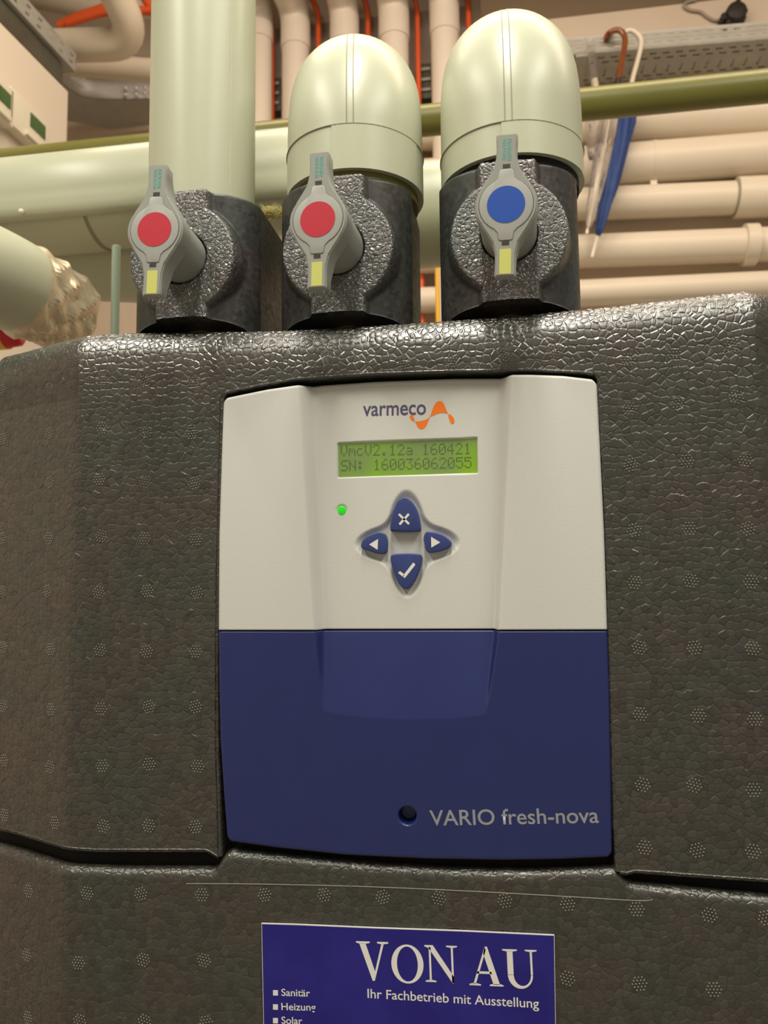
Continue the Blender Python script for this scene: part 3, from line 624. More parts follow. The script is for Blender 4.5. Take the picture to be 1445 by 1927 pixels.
# ------------------------------------------------------------------ ball valves with foam blocks
RS, RH = 0.0171, 0.0178
def block(parent, cx, zc_boss, ztop, zbot):
    """upright rounded insulation block with round boss and vertical band; x centre cx"""
    hw = 0.0455; st = 0.0008; back = 0.088
    yfront = lambda x: 0.0055 + 0.038*(1-np.sqrt(np.maximum(1-(np.clip(np.abs(x)/0.0475, 0, 1))**2.4, 0)))
    xf = lin(-hw, hw, st); yc = float(yfront(hw)); ys_ = lin(yc, back, 0.0015)[1:]
    u = [(-hw, y, 0) for y in ys_[::-1]] + [(x, float(yfront(x)), 1) for x in xf] + [(hw, y, 0) for y in ys_]
    u += [(x, back, 0) for x in np.linspace(hw, -hw, 24)[1:]]
    u = np.array(u); z = lin(zbot, ztop, st); UX, ZZ = np.meshgrid(u[:, 0], z); UY, _ = np.meshgrid(u[:, 1], z); FR, _ = np.meshgrid(u[:, 2], z)
    # arch cut at the foot
    arch = zbot + 0.0065*np.sqrt(np.maximum(1-(u[:, 0]/0.040)**2, 0))*u[:, 2]
    ZZ = arch[None, :] + (ztop-arch[None, :])*((ZZ-zbot)/(ztop-zbot))
    sd = np.minimum(0.0385-np.hypot(UX, ZZ-zc_boss), np.where(ZZ > 0, 9, 9))
    band = 0.0190-np.abs(UX); s = np.maximum(sd, band); k = sstep(s+0.0012, 0.0040)*FR
    s2 = 0*sd
    ymin = np.minimum(UY, 0.0015+0*UY)
    Y = UY*(1-k)+ymin*k; Y = Y - np.where(k < 1, s2*0.004*(1-k), 0)
    soc = np.hypot(UX, ZZ-zc_boss); Y = Y + 0.006*sstep(RS+0.0012-soc, 0.0012)*FR
    # rounded top and bottom edges
    rt = 0.0025; dt = np.clip((ztop-ZZ)/rt, 0, 1); sh = rt*(1-np.sqrt(np.maximum(1-(1-dt)**2, 0)))
    nx = UX*(1-sh/0.0455); ny = Y+(0.055-Y)*sh/0.05
    P3 = np.stack([nx+cx, ny, ZZ], -1)
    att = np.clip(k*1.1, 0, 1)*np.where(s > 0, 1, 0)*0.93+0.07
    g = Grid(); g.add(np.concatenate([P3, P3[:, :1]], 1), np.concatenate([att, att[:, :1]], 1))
    for row in (P3[-1], P3[0]):           # top annulus / foot closing inwards
        c = np.array([cx, 0.050, 0]); rows = []
        for f in (1.0, 0.8, 0.6, 0.4):
            w = row.copy(); w[:, 0] = c[0]+(row[:, 0]-c[0])*f; w[:, 1] = c[1]+(row[:, 1]-c[1])*f; rows.append(w)
        R_ = np.array(rows); R_ = np.concatenate([R_, R_[:, :1]], 1); g.add(R_, 0.07)
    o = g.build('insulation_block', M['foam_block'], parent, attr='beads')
    tube('pipe_stub', [Vector((cx, 0.050, zbot-0.004)), Vector((cx, 0.050, zbot+0.035))], 0.020, M['brass'], parent, 24)
    return o
def lever_outline():
    half = [(0.0, 0.0418), (0.0056, 0.0416), (0.0062, 0.0405), (0.0058, 0.034), (0.0060, 0.028), (0.0075, 0.0215), (0.0105, 0.0168), (0.0132, 0.0128)]
    arc = [(RH*math.cos(a), RH*math.sin(a)) for a in np.linspace(math.radians(36), math.radians(-36), 16)]
    right = half[1:] + arc + [(x, -z) for x, z in half[:0:-1]]
    return right + [(-x, z) for x, z in right[::-1]]
def cap_outline():
    r = 0.0153; top = [(0.0032, 0.0208), (0.0040, 0.0200), (0.0046, 0.0160), (0.0062, 0.0143)]
    arc = [(r*math.cos(a), r*math.sin(a)) for a in np.linspace(math.radians(64), math.radians(-64), 22)]
    right = top + arc + [(x, -z) for x, z in top[::-1]]
    return right + [(-x, z) for x, z in right[::-1]]
def valve(cxpx, basepx, facepx, topy, label, handle_label, dm, tilt, dlabel):
    base = at(*basepx, 0.0015); face = at(*facepx, -0.040)
    cx = at(cxpx, 500, 0.03).x; cx = base.x
    ztop = at(cxpx, topy, 0.014).z; zbot = float(z_top(cx))
    root = thing('ball_valve', label, 'valve', (cx, 0.05, zbot))
    block(root, cx, base.z, ztop, zbot)
    d = (base-face); Ln = d.length; mt = Matrix.Translation(face) @ Vector((0, 1, 0)).rotation_difference(d.normalized()).to_matrix().to_4x4() @ Matrix.Rotation(tilt, 4, 'Y')
    # lever and stem in one grey mesh
    bm = bmesh.new(); out = lever_outline(); n = len(out)
    f = [bm.verts.new((x, 0, z)) for x, z in out]; b = [bm.verts.new((x*(1.0), 0.0135 if abs(z) < 0.03 else 0.0115-(abs(z)-0.03)*0.3, z*(0.98 if abs(z) > 0.036 else 1))) for x, z in out]
    ff = bm.faces.new(f); bm.faces.new(b[::-1])
    for i in range(n): bm.faces.new((f[i], b[i], b[(i+1) % n], f[(i+1) % n]))
    bmesh.ops.recalc_face_normals(bm, faces=bm.faces[:]); bmesh.ops.bevel(bm, geom=list(ff.edges), offset=0.0009, segments=3, affect='EDGES')
    seg = 48; prev = None
    for y, r in ((0.010, RS*1.0), (0.030, RS*1.0), (Ln-0.0005, RS), (Ln+0.004, RS*0.98)):
        ringv = [bm.verts.new((r*math.cos(2*math.pi*k/seg), y, r*math.sin(2*math.pi*k/seg))) for k in range(seg)]
        if prev:
            for k in range(seg): bm.faces.new((prev[k], prev[(k+1) % seg], ringv[(k+1) % seg], ringv[k]))
        else: bm.faces.new(ringv)
        prev = ringv
    bm.faces.new(prev)
    bm.transform(mt); h = autosmooth(bm_obj('handle', bm, M['handle'], root), 40); h['label'] = handle_label
    co = cap_outline()
    prism('groove_shade', [(x*1.022, z*1.012) for x, z in co], -0.00004, 0.0005, M['slot'], h, 0, mt)  # thin dark sheet drawn as the shade of a groove round the cap
    prism('cap_plate', co, -0.00035, 0.0005, M['cap'], h, 0.0002, mt)
    c0 = [(0.0108*math.cos(2*math.pi*k/48), 0.0108*math.sin(2*math.pi*k/48)) for k in range(48)]
    prism('colour_disc', c0, -0.00055, -0.0002, dm, h, 0, mt)['label'] = dlabel
    rect = lambda x0, x1, z0, z1: [(x0, z0), (x1, z0), (x1, z1), (x0, z1)]
    for s_ in (1, -1): prism('notch_shade', rect(-0.0021, 0.0021, s_*0.0225-0.0012, s_*0.0225+0.0012), -0.0001, 0.0003, M['slot'], h, 0, mt)  # dark patches drawn as the shade inside the slot holes
    prism('yellow_patch', rect(-0.0033, 0.0033, -0.0402, -0.0258), -0.0001, 0.0003, M['print_yellow'], h, 0, mt)
    # two lines of worn illegible teal print
    tl = []
    for lx, wdt in ((-0.0023, 0.0019), (0.0004, 0.0022)):
        z = 0.0385
        while z > 0.0262:
            a = random.uniform(0.0005, 0.0009); st_ = random.choice((0, 1, 2))
            tl.append(rect(lx, lx+wdt, z-a*0.45, z))
            if st_: tl.append(rect(lx+(0 if st_ == 1 else wdt*0.6), lx+(wdt*0.4 if st_ == 1 else wdt), z-a*1.1, z-a*0.4))
            z -= a*1.35
    polys('rating_print', tl, -0.00002, M['print_teal'], h, 0.00008, mt)
    return root, cx, ztop, mt
v1, x1_, zt1, mt1 = valve(372, (340, 484), (291, 432), 372, 'left ball valve in black foam block, red disc, below the straight cream pipe', 'grey lever handle', M['red'], math.radians(2.2), 'red disc')
v2, x2_, zt2, mt2 = valve(650, (634, 466), (598, 413), 345, 'middle ball valve in black foam block, red disc, below the shorter cream elbow', 'grey lever handle', M['red'], math.radians(1.6), 'red disc')
v3, x3_, zt3, mt3 = valve(965, (958, 440), (952, 385), 318, 'right ball valve in black foam block with the only blue disc', 'grey lever handle', M['blue'], math.radians(2.2), 'blue disc')
# drop clinging to the left handle
bm = bmesh.new(); bmesh.ops.create_uvsphere(bm, u_segments=14, v_segments=10, radius=0.0012)
for v in bm.verts: v.co.z *= 1.6
bm.transform(mt1 @ Matrix.Translation((0.0052, -0.0004, -0.0405)))
tag(bm_obj('water_drop', bm, M['clear']), 'small clear drop on the lower corner of the left valve handle', 'drop')

# ------------------------------------------------------------------ near cream pipes
def straight_pipe():
    L_ = at(290, 200, 0.05); R_ = at(477, 200, 0.05); r = (R_.x-L_.x)/2*0.985; cx = (L_.x+R_.x)/2
    root = thing('insulated_pipe', 'straight vertical cream jacketed pipe rising above the left valve', 'pipe', (cx, 0.05, zt1))
    tube('jacket', [Vector((cx, 0.05, zt1-0.004)), Vector((cx, 0.05, 1.8)), Vector((cx, 0.05, ZR-0.002))], r, M['jacket'], root, 64)
    a = math.radians(-68); px, py = cx+r*math.cos(a), 0.05+r*math.sin(a)
    tube('jacket_seam', [Vector((cx+r*1.0*math.cos(math.radians(-38)), 0.05+r*1.0*math.sin(math.radians(-38)), z)) for z in (zt1-0.002, ZR-0.01)], 0.0004, M['jacket'], root, 6)
    return root
straight_pipe()
def elbow(cx, zt, pxl, pxr, topy, label, lean, hsz, zcu):
    r = (at(pxr, 240, 0.05).x-at(pxl, 240, 0.05).x)/2*0.965; y0 = 0.052
    root = thing('pipe_elbow', label, 'pipe elbow', (cx, y0, zt))
    R_ = r*1.35; zb = zt+0.006
    zap = at((pxl+pxr)/2, topy, y0+0.02).z - r     # centre line height of the horizontal run (approx)
    z1 = zap - R_ + hsz
    pts = [Vector((cx, y0, zb)), Vector((cx, y0, zb+0.5*(z1-zb)))]
    dirh = Vector((math.sin(lean), math.cos(lean), 0))
    for i in range(0, 25):
        a = math.pi/2*i/24; pts.append(Vector((cx, y0, z1)) + Vector((0, 0, 1))*(R_*math.sin(a)) + dirh*(R_*(1-math.cos(a))))
    end = pts[-1]
    # cuff: lower collar slightly proud, elbow shell above
    zc = zb+zcu
    V, Fc = sweep(pts, r, 64); sh = mesh('elbow_shell', V, Fc, M['jacket'], root); autosmooth(sh, 60)
    tube('collar', [Vector((cx, y0, zb-0.001)), Vector((cx, y0, zc))], r+0.0003, M['jacket'], root, 64)
    tube('collar_edge', [Vector((cx, y0, zc)), Vector((cx, y0, zc+0.0005))], r+0.0010, M['jacket_seam'], root, 64)
    # raised overlap strip with groove lines along the outer back of the bend
    for off, m_, rr in ((-0.0045, 'jacket_seam', 0.00035), (0.0, 'jacket_seam', 0.00035)):
        line = []
        for p_, i in [(Vector((cx, y0, zc+0.001)), -1)] + [(pts[2+i], i) for i in range(25)]:
            a = 0 if i < 0 else math.pi/2*i/24
            outw = Vector((0, 0, 1))*math.sin(a) - dirh*math.cos(a); side = Vector((dirh.y, -dirh.x, 0))
            th = off/r; line.append(p_ + (outw*math.cos(th)+side*math.sin(th))*(r+0.0001))
        tube('overlap_seam', line, rr, M[m_], root, 6)
    bm = bmesh.new()                      # flap of the collar sheet
    n = 16; vs = []
    for k in range(n+1):
        th = math.radians(-98+78*k/n); vs.append([bm.verts.new((cx+(r+0.0008)*math.cos(th), y0+(r+0.0008)*math.sin(th), z)) for z in (zb-0.0015, zc)])
    for k in range(n): bm.faces.new((vs[k][0], vs[k+1][0], vs[k+1][1], vs[k][1]))
    o = bm_obj('collar_flap', bm, M['jacket'], root)
    tube('wool_ring', [Vector((cx, y0, zt-0.002)), Vector((cx, y0, zb+0.001))], r*0.93, M['olive'] if lean < 0 else M['gap'], root, 48)
    if lean: tube('pipe_run', [end, end+dirh*0.22], r*0.985, M['jacket'], root, 48)
    else: tube('pipe_run', roundp([end, end+dirh*0.30, Vector((end.x, end.y+0.30, 0.0))], 0.07, 10), r*0.985, M['jacket'], root, 48)
    return root
elbow(at(668, 240, 0.052).x, zt2, 545, 803, 78, 'shorter cream pipe elbow above the middle red-disc valve', -0.16, 0.012, 0.029)
elbow(at(960, 240, 0.052).x, zt3, 825, 1101, 42, 'taller cream pipe elbow above the blue-disc valve', 0.0, 0.016, 0.020)

# tuft of mineral wool between left and middle valves
def wool(px, py, Y, r, label):
    c = at(px, py, Y); V = []; Fc = []
    for i in range(900):
        d = Vector(rng.normal(size=3)); d.normalize(); s0 = c + Vector((d.x*r*1.5, d.y*r*0.7, d.z*r*0.6))*random.random()**0.5
        e = s0 + Vector(rng.normal(size=3))*r*0.30 + Vector((-r*0.35, 0, 0)); w = 0.00018
        b0 = len(V); V += [s0+Vector((0, 0, w)), s0-Vector((0, 0, w)), e-Vector((0, 0, w*0.4)), e+Vector((0, 0, w*0.4)), s0+Vector((0, w*2, 0))]
        Fc += [(b0, b0+1, b0+2, b0+3), (b0, b0+4, b0+3)]
    o = mesh('mineral_wool', V, Fc, M['wool'], None, False); o['kind'] = 'stuff'; return tag(o, label, 'insulation wool')
wool(516, 400, 0.085, 0.0075, 'fluffy yellow mineral wool tuft between the left and middle valve blocks')

# ------------------------------------------------------------------ middle distance, left
def pipe_px(name, label, cat, pa, pb, wpx, Y, m, Yb=None, seg=40, ext=(0, 0), group=None, parts=None):
    A = at(*pa, Y); B = at(*pb, Yb if Yb is not None else Y); d = (B-A).normalized(); A = A-d*ext[0]; B = B+d*ext[1]
    r = wpx*((A+B)/2-CAM).dot(Fw)/F/2
    root = thing(name, label, cat, A, group); tube('jacket', [A, (A+B)/2, B], r, m, root, seg); return root, A, B, r
hdr, hA, hB, hr = pipe_px('header_pipe', 'thick horizontal cream jacketed pipe behind the valves', 'pipe', (0, 398), (640, 337), 172, 0.34, M['jacket'], ext=(0.3, 0.0))
pipe_px('branch_pipe', 'short cream pipe seen between the two elbows', 'pipe', (650, 420), (980, 390), 190, 0.42, M['jacket'])
# overlapping jacket sheet on its front, lower edge hanging at the left
bm = bmesh.new(); d_ = (hB-hA).normalized(); vs = []
for k in range(19):
    th = math.radians(100-141*k/18); rr = hr+0.003+(0.004 if k > 15 else 0)
    off = Vector((0, -math.cos(th), math.sin(th)))*rr; vs.append([bm.verts.new(hA+off), bm.verts.new(hA+d_*0.78+off)])
for k in range(18): bm.faces.new((vs[k][0], vs[k+1][0], vs[k+1][1], vs[k][1]))
fl = bm_obj('jacket_sheet', bm, M['jacket'], hdr); fl.modifiers.new('s', 'SOLIDIFY').thickness = 0.001
pr_ = at(40, 398, 0.34-hr-0.002); bm = bmesh.new(); bmesh.ops.create_uvsphere(bm, u_segments=16, v_segments=8, radius=0.0032); bm.transform(Matrix.Translation(pr_))
bm_obj('rivet', bm, M['whiteplastic'], hdr)
j = hA + d_*((at(192, 440, 0.34)-hA).dot(d_)); tube('sheet_joint', [j, j+d_*0.0025], hr+0.0012, M['jacket_seam'], hdr, 40)
tube('jacket_collar', [j-d_*0.11, j-d_*0.0005], hr+0.0015, M['jacket'], hdr, 40)

# lower left: big jacketed elbow with crumpled foil behind
lr = 94*(at(0, 508, 0.16)-CAM).dot(Fw)/F; rl = thing('insulated_pipe', 'large cream pipe end with foil lining at the left edge, below the header pipe', 'pipe', at(0, 508, 0.16))
# bend jacket towards the back
C0 = at(-25, 494, 0.16); bend = [C0+Vector((-0.10, -0.16, 0.0)), C0+Vector((-0.030, -0.02, 0))]
for i in range(1, 13):
    bend.append(C0+Vector((-0.030+0.030*i/12*(1-0.35*i/12), -0.02+0.075*i/12, 0)))
V, Fc = sweep(bend, lr*1.0, 56); bo = mesh('end_elbow', V, Fc, M['jacket'], rl); autosmooth(bo, 60)
fd = (bend[-1]-bend[-2]).normalized(); fp = [bend[-1]-fd*0.004+fd*(0.0056*i) for i in range(16)]
V, Fc = sweep(fp, [lr*(0.995-0.0012*i*i*0.35) for i in range(16)], 72, caps=True); V2 = []
for i, v in enumerate(V):
    s_ = i//72; c = fp[s_]; n_ = (v-c); amp = 0.0036*min(s_, 4)/4
    f = abs(math.sin(v.x*90+v.z*75+1.5*math.sin(v.y*60)))*1.1-abs(math.sin(v.z*105-v.y*85+v.x*30+math.sin(v.x*80)))+0.22*math.sin(v.x*300+v.y*240+v.z*190)+random.uniform(-.05, .05); V2.append(v+n_.normalized()*amp*f)
fo = mesh('foil_lining', V2, Fc, M['foil'], rl, False); fo['label'] = 'crumpled aluminium foil lining'
# pipe behind it, and the hanger rod
pipe_px('insulated_pipe', 'shaded cream pipe behind the foil and the threaded rod', 'pipe', (40, 470), (330, 478), 178, 0.44, M['jacket'], ext=(0.2, 0.0))
rod = thing('threaded_rod', 'thin zinc threaded hanger rod left of the valves', 'threaded rod', at(219, 620, 0.27))
p0 = at(219, 463, 0.27); p1 = Vector((p0.x-0.001, 0.27, 0.0)); pts = [p0.lerp(p1, t) for t in (0, 0.2, 0.5, 1)]
tube('core', pts, 0.0036, M['rod'], rod, 20)
V = []; Fc = []; nt_ = 150
for i in range(nt_*12):                   # screw thread
    a = 2*math.pi*i/12; z = p0.z-i/12*0.0012; c = Vector((p0.x, 0.27, 0)); pr = 0.0047
    V += [Vector((c.x+0.0036*math.cos(a), c.y+0.0036*math.sin(a), z-0.0003)), Vector((c.x+pr*math.cos(a), c.y+pr*math.sin(a), z)), Vector((c.x+0.0036*math.cos(a), c.y+0.0036*math.sin(a), z+0.0003))]
    if i: b0 = (i-1)*3; Fc += [(b0, b0+3, b0+4, b0+1), (b0+1, b0+4, b0+5, b0+2)]
mesh('thread', V, Fc, M['rod'], rod)

# red and yellow valve cap, lower left, partly behind the foam
rc_ = thing('drain_cap', 'yellow and red plastic cap behind the foam cover at the far left edge', 'cap', at(10, 640, 0.5))
tube('yellow_body', [at(-40, 636, 0.5), at(13, 631, 0.5)], 0.0195, M['yellowp'], rc_, 32)
tube('red_cap', [at(13, 631, 0.5), at(16, 631, 0.5), at(34, 629, 0.5), at(40, 628, 0.5)], [0.0195, 0.0180, 0.0170, 0.013], M['redp'], rc_, 10)
yc_ = thing('gas_pipe', 'narrow yellow pipe glimpsed between the middle and right valve blocks', 'pipe', at(823, 640, 0.9))
tube('tube_wall', [at(823, 497, 0.9), at(823, 545, 0.9), Vector((at(823, 545, 0.9).x, 0.9, 0.0))], 0.004, M['yellowp'], yc_, 12)

# olive green pipe in front of the back wall
gA = at(-60, 277, 0.95); gB = at(1500, 164, 0.95)
gr = thing('green_pipe', 'olive green horizontal pipe running the whole width behind the elbows', 'pipe', gA)
gy = lambda x: None
A = at(0, 308, 0.72); B = at(1445, 162, 0.70); d = (B-A).normalized(); rg = 27.5*((A+B)/2-CAM).dot(Fw)/F
tube('pipe_wall', [A-d*0.14, (A+B)/2, B+d*0.4], rg, M['olive'], gr, 32)

# ------------------------------------------------------------------ back wall: horizontal pipes on the right
def hpipe(y0, y1, w, label, Y=None, x0=700, x1=1520):
    Y = YW-0.075 if Y is None else Y
    s = (y1-y0)/(1445-1180); f = lambda x: y0+(x-1180)*s
    return pipe_px('wall_pipe', label, 'pipe', (x0, f(x0)), (x1, f(x1)), w, Y, M['jacket_bg'], ext=(0, 0.4), group='horizontal pipes along the back wall')
def cuff(root, A, B, r, x0, x1, yp, extra, m=None):
    d = (B-A).normalized(); Y = A.y; a = A+d*((at(x0, yp, Y)-A).dot(d)); b = A+d*((at(x1, yp, Y)-A).dot(d))
    tube('joint_cuff', [a, b], r+extra, m or M['jacket_bg'], root, 40)
h1 = hpipe(228, 216, 76, 'topmost horizontal pipe on the back wall, just below the green pipe')
h2 = hpipe(309, 289, 75, 'second horizontal pipe on the back wall, with a faint joint ring')
h3 = hpipe(381, 370, 60, 'third horizontal pipe on the back wall, ending in a wide collar at the right')
h4 = hpipe(470, 460, 62, 'fourth horizontal pipe on the back wall, with a raised clamp band')
h5 = hpipe(548, 536, 50, 'lowest horizontal pipe on the back wall, just above the foam rim')
cuff(*h2, 1226, 1232, 300, 0.0015)
cuff(*h3, 1384, 1500, 370, 0.010); cuff(*h3, 1380, 1385, 370, 0.002, M['jacket_seam'])
cuff(*h4, 1398, 1422, 460, 0.010)
bx_ = at(1228, 340, YW-0.07); box('pipe_spacer', (bx_.x, YW-0.07, bx_.z-0.0), (0.018, 0.03, 0.07), M['jacket_bg'], h2[0], 0.003)

# vertical white pipes with sleeved bends, and orange conduits
def vpipe(x, w, ytop, sl, label):
    Y = YW-0.09; top = at(x, ytop, Y); bot = at(x, 600, Y); r = w*(top-CAM).dot(Fw)/F/2
    root = thing('riser_pipe', label, 'pipe', Vector((top.x, Y, 0.0)), 'white riser pipes behind the elbows')
    tube('jacket', [Vector((top.x, Y, 0.0)), Vector((top.x, Y, 1.0)), top], r, M['white_pipe'], root, 32)
    path = roundp([top-Vector((0, 0, 0.06)), top+Vector((0, 0, r*1.6)), top+Vector((sl*0.3, -1.1, r*1.6))], 0.09, 8)
    V, Fc = sweep(path, r*1.08, 32); autosmooth(mesh('sleeve_bend', V, Fc, M['white_pipe'], root), 50)
    return root
vpipe(487, 50, 45, -0.35, 'white riser pipe hard against the right side of the straight cream pipe')
vpipe(556, 51, 58, -0.30, 'second white riser pipe from the left, left of the middle elbow')
vpipe(648, 51, 48, -0.22, 'third white riser pipe from the left, rising above the middle elbow top')
vpipe(741, 54, 40, -0.12, 'fourth white riser pipe from the left, above the right shoulder of the middle elbow')
vpipe(836, 52, 30, -0.02, 'rightmost white riser pipe, just left of the taller elbow')
def conduit(x, yt, label):
    Y = YW-0.06; top = at(x, yt, Y); r = 5.0*(top-CAM).dot(Fw)/F
    root = thing('orange_conduit', label, 'conduit', Vector((top.x, Y, 0)), 'orange conduits between the riser pipes')
    path = roundp([Vector((top.x, Y, 0.0)), Vector((top.x, Y, 1.2)), top+Vector((0, 0, 0.0)), top+Vector((-0.05, -0.10, 0.02)), top+Vector((-0.12, -0.6, 0.03))], 0.045, 6)
    tube('conduit_wall', path, r, M['orange'], root, 14)
conduit(512, 32, 'orange conduit right of the straight cream pipe, longest visible')
conduit(599, 12, 'orange conduit left of the third riser pipe')
conduit(692, 4, 'orange conduit between the third and fourth riser pipes')
conduit(785, 0, 'orange conduit left of the rightmost riser pipe')
conduit(880, -30, 'orange conduit at the left shoulder of the taller elbow')
for (x0, y0, x1, y1), lb in (((500, 156, 532, 214), 'small dark bracket box behind the left orange conduit'), ((786, 128, 815, 190), 'small dark bracket box beside the rightmost riser pipe')):
    a = at(x0, y0, YW-0.02); b = at(x1, y1, YW-0.02)
    t_ = thing('pipe_bracket', lb, 'bracket', (a+b)/2); box('plate', (a+b)/2, (abs(b.x-a.x), 0.036, abs(b.z-a.z)), M['galv_dark'], t_, 0.002)
    for k in range(3): box('rib', Vector(((a.x+b.x)/2, YW-0.042, b.z+(a.z-b.z)*(k+0.7)/3.4)), (abs(b.x-a.x)*0.8, 0.008, 0.008), M['galv'], t_, 0.001)
# grey sheet painted as the shade on the wall behind the risers
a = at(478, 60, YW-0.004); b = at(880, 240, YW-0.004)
structure(box('riser_shade', ((a.x+b.x)/2, YW-0.004, (a.z+b.z)/2), (b.x-a.x, 0.006, a.z-b.z), mat('riser_shade_grey', (0.42, 0.36, 0.30), 0.7, noise=(12, (0.3, 0.26, 0.22), 0.8))))

# ------------------------------------------------------------------ perforated cable tray, right
def perf(name, O, U, Vv, nu, rows, m, parent, th=0.0015):
    """sheet from origin O along U; rows = list of (height, [slot w frac, slot h frac, shift]) ; real holes"""
    bm = bmesh.new(); u = U.normalized(); L_ = U.length/nu; v = Vv.normalized(); z = 0.0
    def P_(a, b): return bm.verts.new(O+u*a+v*b)
    for hgt, sl in rows:
        if sl is None:
            q_ = [P_(0, z), P_(U.length, z), P_(U.length, z+hgt), P_(0, z+hgt)]; bm.faces.new(q_)
        else:
            wf, hf, sh = sl
            for i in range(nu):
                a0 = L_*i; c = a0+L_*(0.5+sh); w = L_*wf/2; zz = z+hgt/2; h = hgt*hf/2; c = min(max(c, a0+w+0.0005), a0+L_-w-0.0005)
                o = [P_(a0, z), P_(a0+L_, z), P_(a0+L_, z+hgt), P_(a0, z+hgt)]; n = [P_(c-w, zz-h), P_(c+w, zz-h), P_(c+w, zz+h), P_(c-w, zz+h)]
                for k in range(4): bm.faces.new((o[k], o[(k+1) % 4], n[(k+1) % 4], n[k]))
        z += hgt
    bmesh.ops.remove_doubles(bm, verts=bm.verts[:], dist=1e-6)
    o = bm_obj(name, bm, m, parent, False); s = o.modifiers.new('s', 'SOLIDIFY'); s.thickness = th; s.offset = 0; return o
zt_ = (at(1300, 142, YW-0.03).z)
fA = atZ(1060, 104, zt_); fB = atZ(1445, 73, zt_); d = (fB-fA).normalized(); fA = fA-d*0.08; fB = fB+d*0.25
ct = thing('cable_tray', 'perforated galvanised cable tray above the umbrellas on the right', 'cable tray', fA)
hf_ = (at(1300, 52, fA.y).z-at(1300, 85, fA.y).z)
nU = int((fB-fA).length/0.034)
perf('side_flange', fA, fB-fA, Vector((0, 0, 1)), nU, [(hf_*0.12, None), (hf_*0.32, (0.5, 0.32, 0)), (hf_*0.10, None), (hf_*0.32, (0.5, 0.32, 0)), (hf_*0.14, None)], M['galv'], ct)
D_ = (YW-0.02)-fA.y; bd = Vector((0, 1, 0))
perf('tray_floor', fA, fB-fA, bd, nU, [(D_*0.08, None), (D_*0.12, (0.55, 0.28, -0.2)), (D_*0.12, (0.55, 0.28, 0.2)), (D_*0.10, None), (D_*0.24, (0.16, 0.85, 0.3)), (D_*0.12, (0.55, 0.28, -0.2)), (D_*0.12, (0.55, 0.28, 0.2)), (D_*0.10, None)], M['galv'], ct)
perf('hole_row', fA+bd*(D_*0.42)+Vector((0, 0, 0.003)), fB-fA, bd, nU, [(D_*0.24, (0.16, 0.30, -0.12))], M['galv'], ct)
perf('back_flange', fA+bd*D_, fB-fA, Vector((0, 0, 1)), nU, [(hf_, None)], M['galv'], ct)
mid = fA.lerp(fB, 0.5); 
for tt in (0.15, 0.85):
    pA = fA.lerp(fB, tt); box('bracket_arm', (pA.x, (pA.y+YW)/2, zt_-0.004), (0.03, YW-pA.y, 0.006), M['galv'], ct)

for k in range(7):  # black cables added above the floor so its slots look dark
    o_ = bd*(D_*(0.16+0.115*k))+Vector((0, 0, 0.0135)); c_ = thing('cable', 'dark cable added in the right cable tray to darken its slots', 'cable', fA+o_, 'dark cables added to darken the right tray')
    tube('cable_sheath', [fA+o_, fA.lerp(fB, 0.5)+o_, fB+o_], D_*0.055, M['black'], c_, 10)
# umbrellas hooked over the tray flange
def hook(path, r, m, root, seg=16): tube('crook_handle', [at(a, b, Y) for (a, b), Y in path], r, m, root, seg)
yf = fA.y-0.012
def yfl(x): return yf
um1 = thing('umbrella', 'folded clear umbrella with brown crook handle hanging from the cable tray', 'umbrella', at(1163, 160, yf), 'umbrellas on the cable tray')
arc = catmull([(1141, 76), (1143, 66), (1152, 59), (1163, 57), (1172, 63), (1176, 75), (1174, 95), (1168, 125), (1164, 150)], 5, False)
tube('crook_handle', [at(a, b, yf+(0.03 if a < 1150 else 0)-0.02) for a, b in arc], 0.0075, M['brown'], um1, 18)
tube('shaft_collar', [at(1164, 148, yf-0.02), at(1160, 168, yf-0.02)], 0.008, M['black'], um1, 14)
def furled(px, rad, m, root, Y, folds=7, seg=56, amp=0.22, tw=2.2):
    pts = [at(a, b, Y) for a, b in px]; V = []; Fc = []; n = len(pts); d = (pts[-1]-pts[0]).normalized(); sx = d.cross(Vector((0, 1, 0))).normalized(); sy = d.cross(sx)
    for i in range(n):
        for k in range(seg):
            a = 2*math.pi*k/seg; r = rad[i]*(1+amp*math.sin(folds*a+tw*i/n*3)*min(1, i/2+0.3)+0.08*math.sin(3*a+i)); V.append(pts[i]+(sx*math.cos(a)+sy*math.sin(a))*r)
    for i in range(n-1):
        for k in range(seg): k2 = (k+1) % seg; Fc.append((i*seg+k, i*seg+k2, (i+1)*seg+k2, (i+1)*seg+k))
    Fc.append(tuple(range(seg))[::-1]); Fc.append(tuple((n-1)*seg+k for k in range(seg)))
    return mesh('folded_canopy', V, Fc, m, root)
line = lambda a, b, n: [(a[0]+(b[0]-a[0])*i/(n-1), a[1]+(b[1]-a[1])*i/(n-1)) for i in range(n)]
sc = (at(1160, 300, yf)-CAM).dot(Fw)/F
furled(line((1158, 168), (1106, 432), 14), [s*sc for s in (5, 8, 11, 13, 14, 14, 13.5, 13, 12.5, 11.5, 10, 8.5, 7, 4)], M['clear'], um1, yf-0.02, 6)
tube('shaft', [at(1158, 168, yf-0.02), at(1104, 440, yf-0.02)], 0.004, M['whiteplastic'], um1, 10)
um2 = thing('umbrella', 'folded blue umbrella with white crook handle hanging from the cable tray', 'umbrella', at(1188, 160, yf), 'umbrellas on the cable tray')
arc = catmull([(1176, 60), (1186, 57), (1197, 62), (1206, 74), (1205, 92), (1198, 120), (1189, 154), (1180, 205)], 5, False)
tube('crook_handle', [at(a, b, yf+0.02) for a, b in arc], 0.0062, M['whiteplastic'], um2, 18)
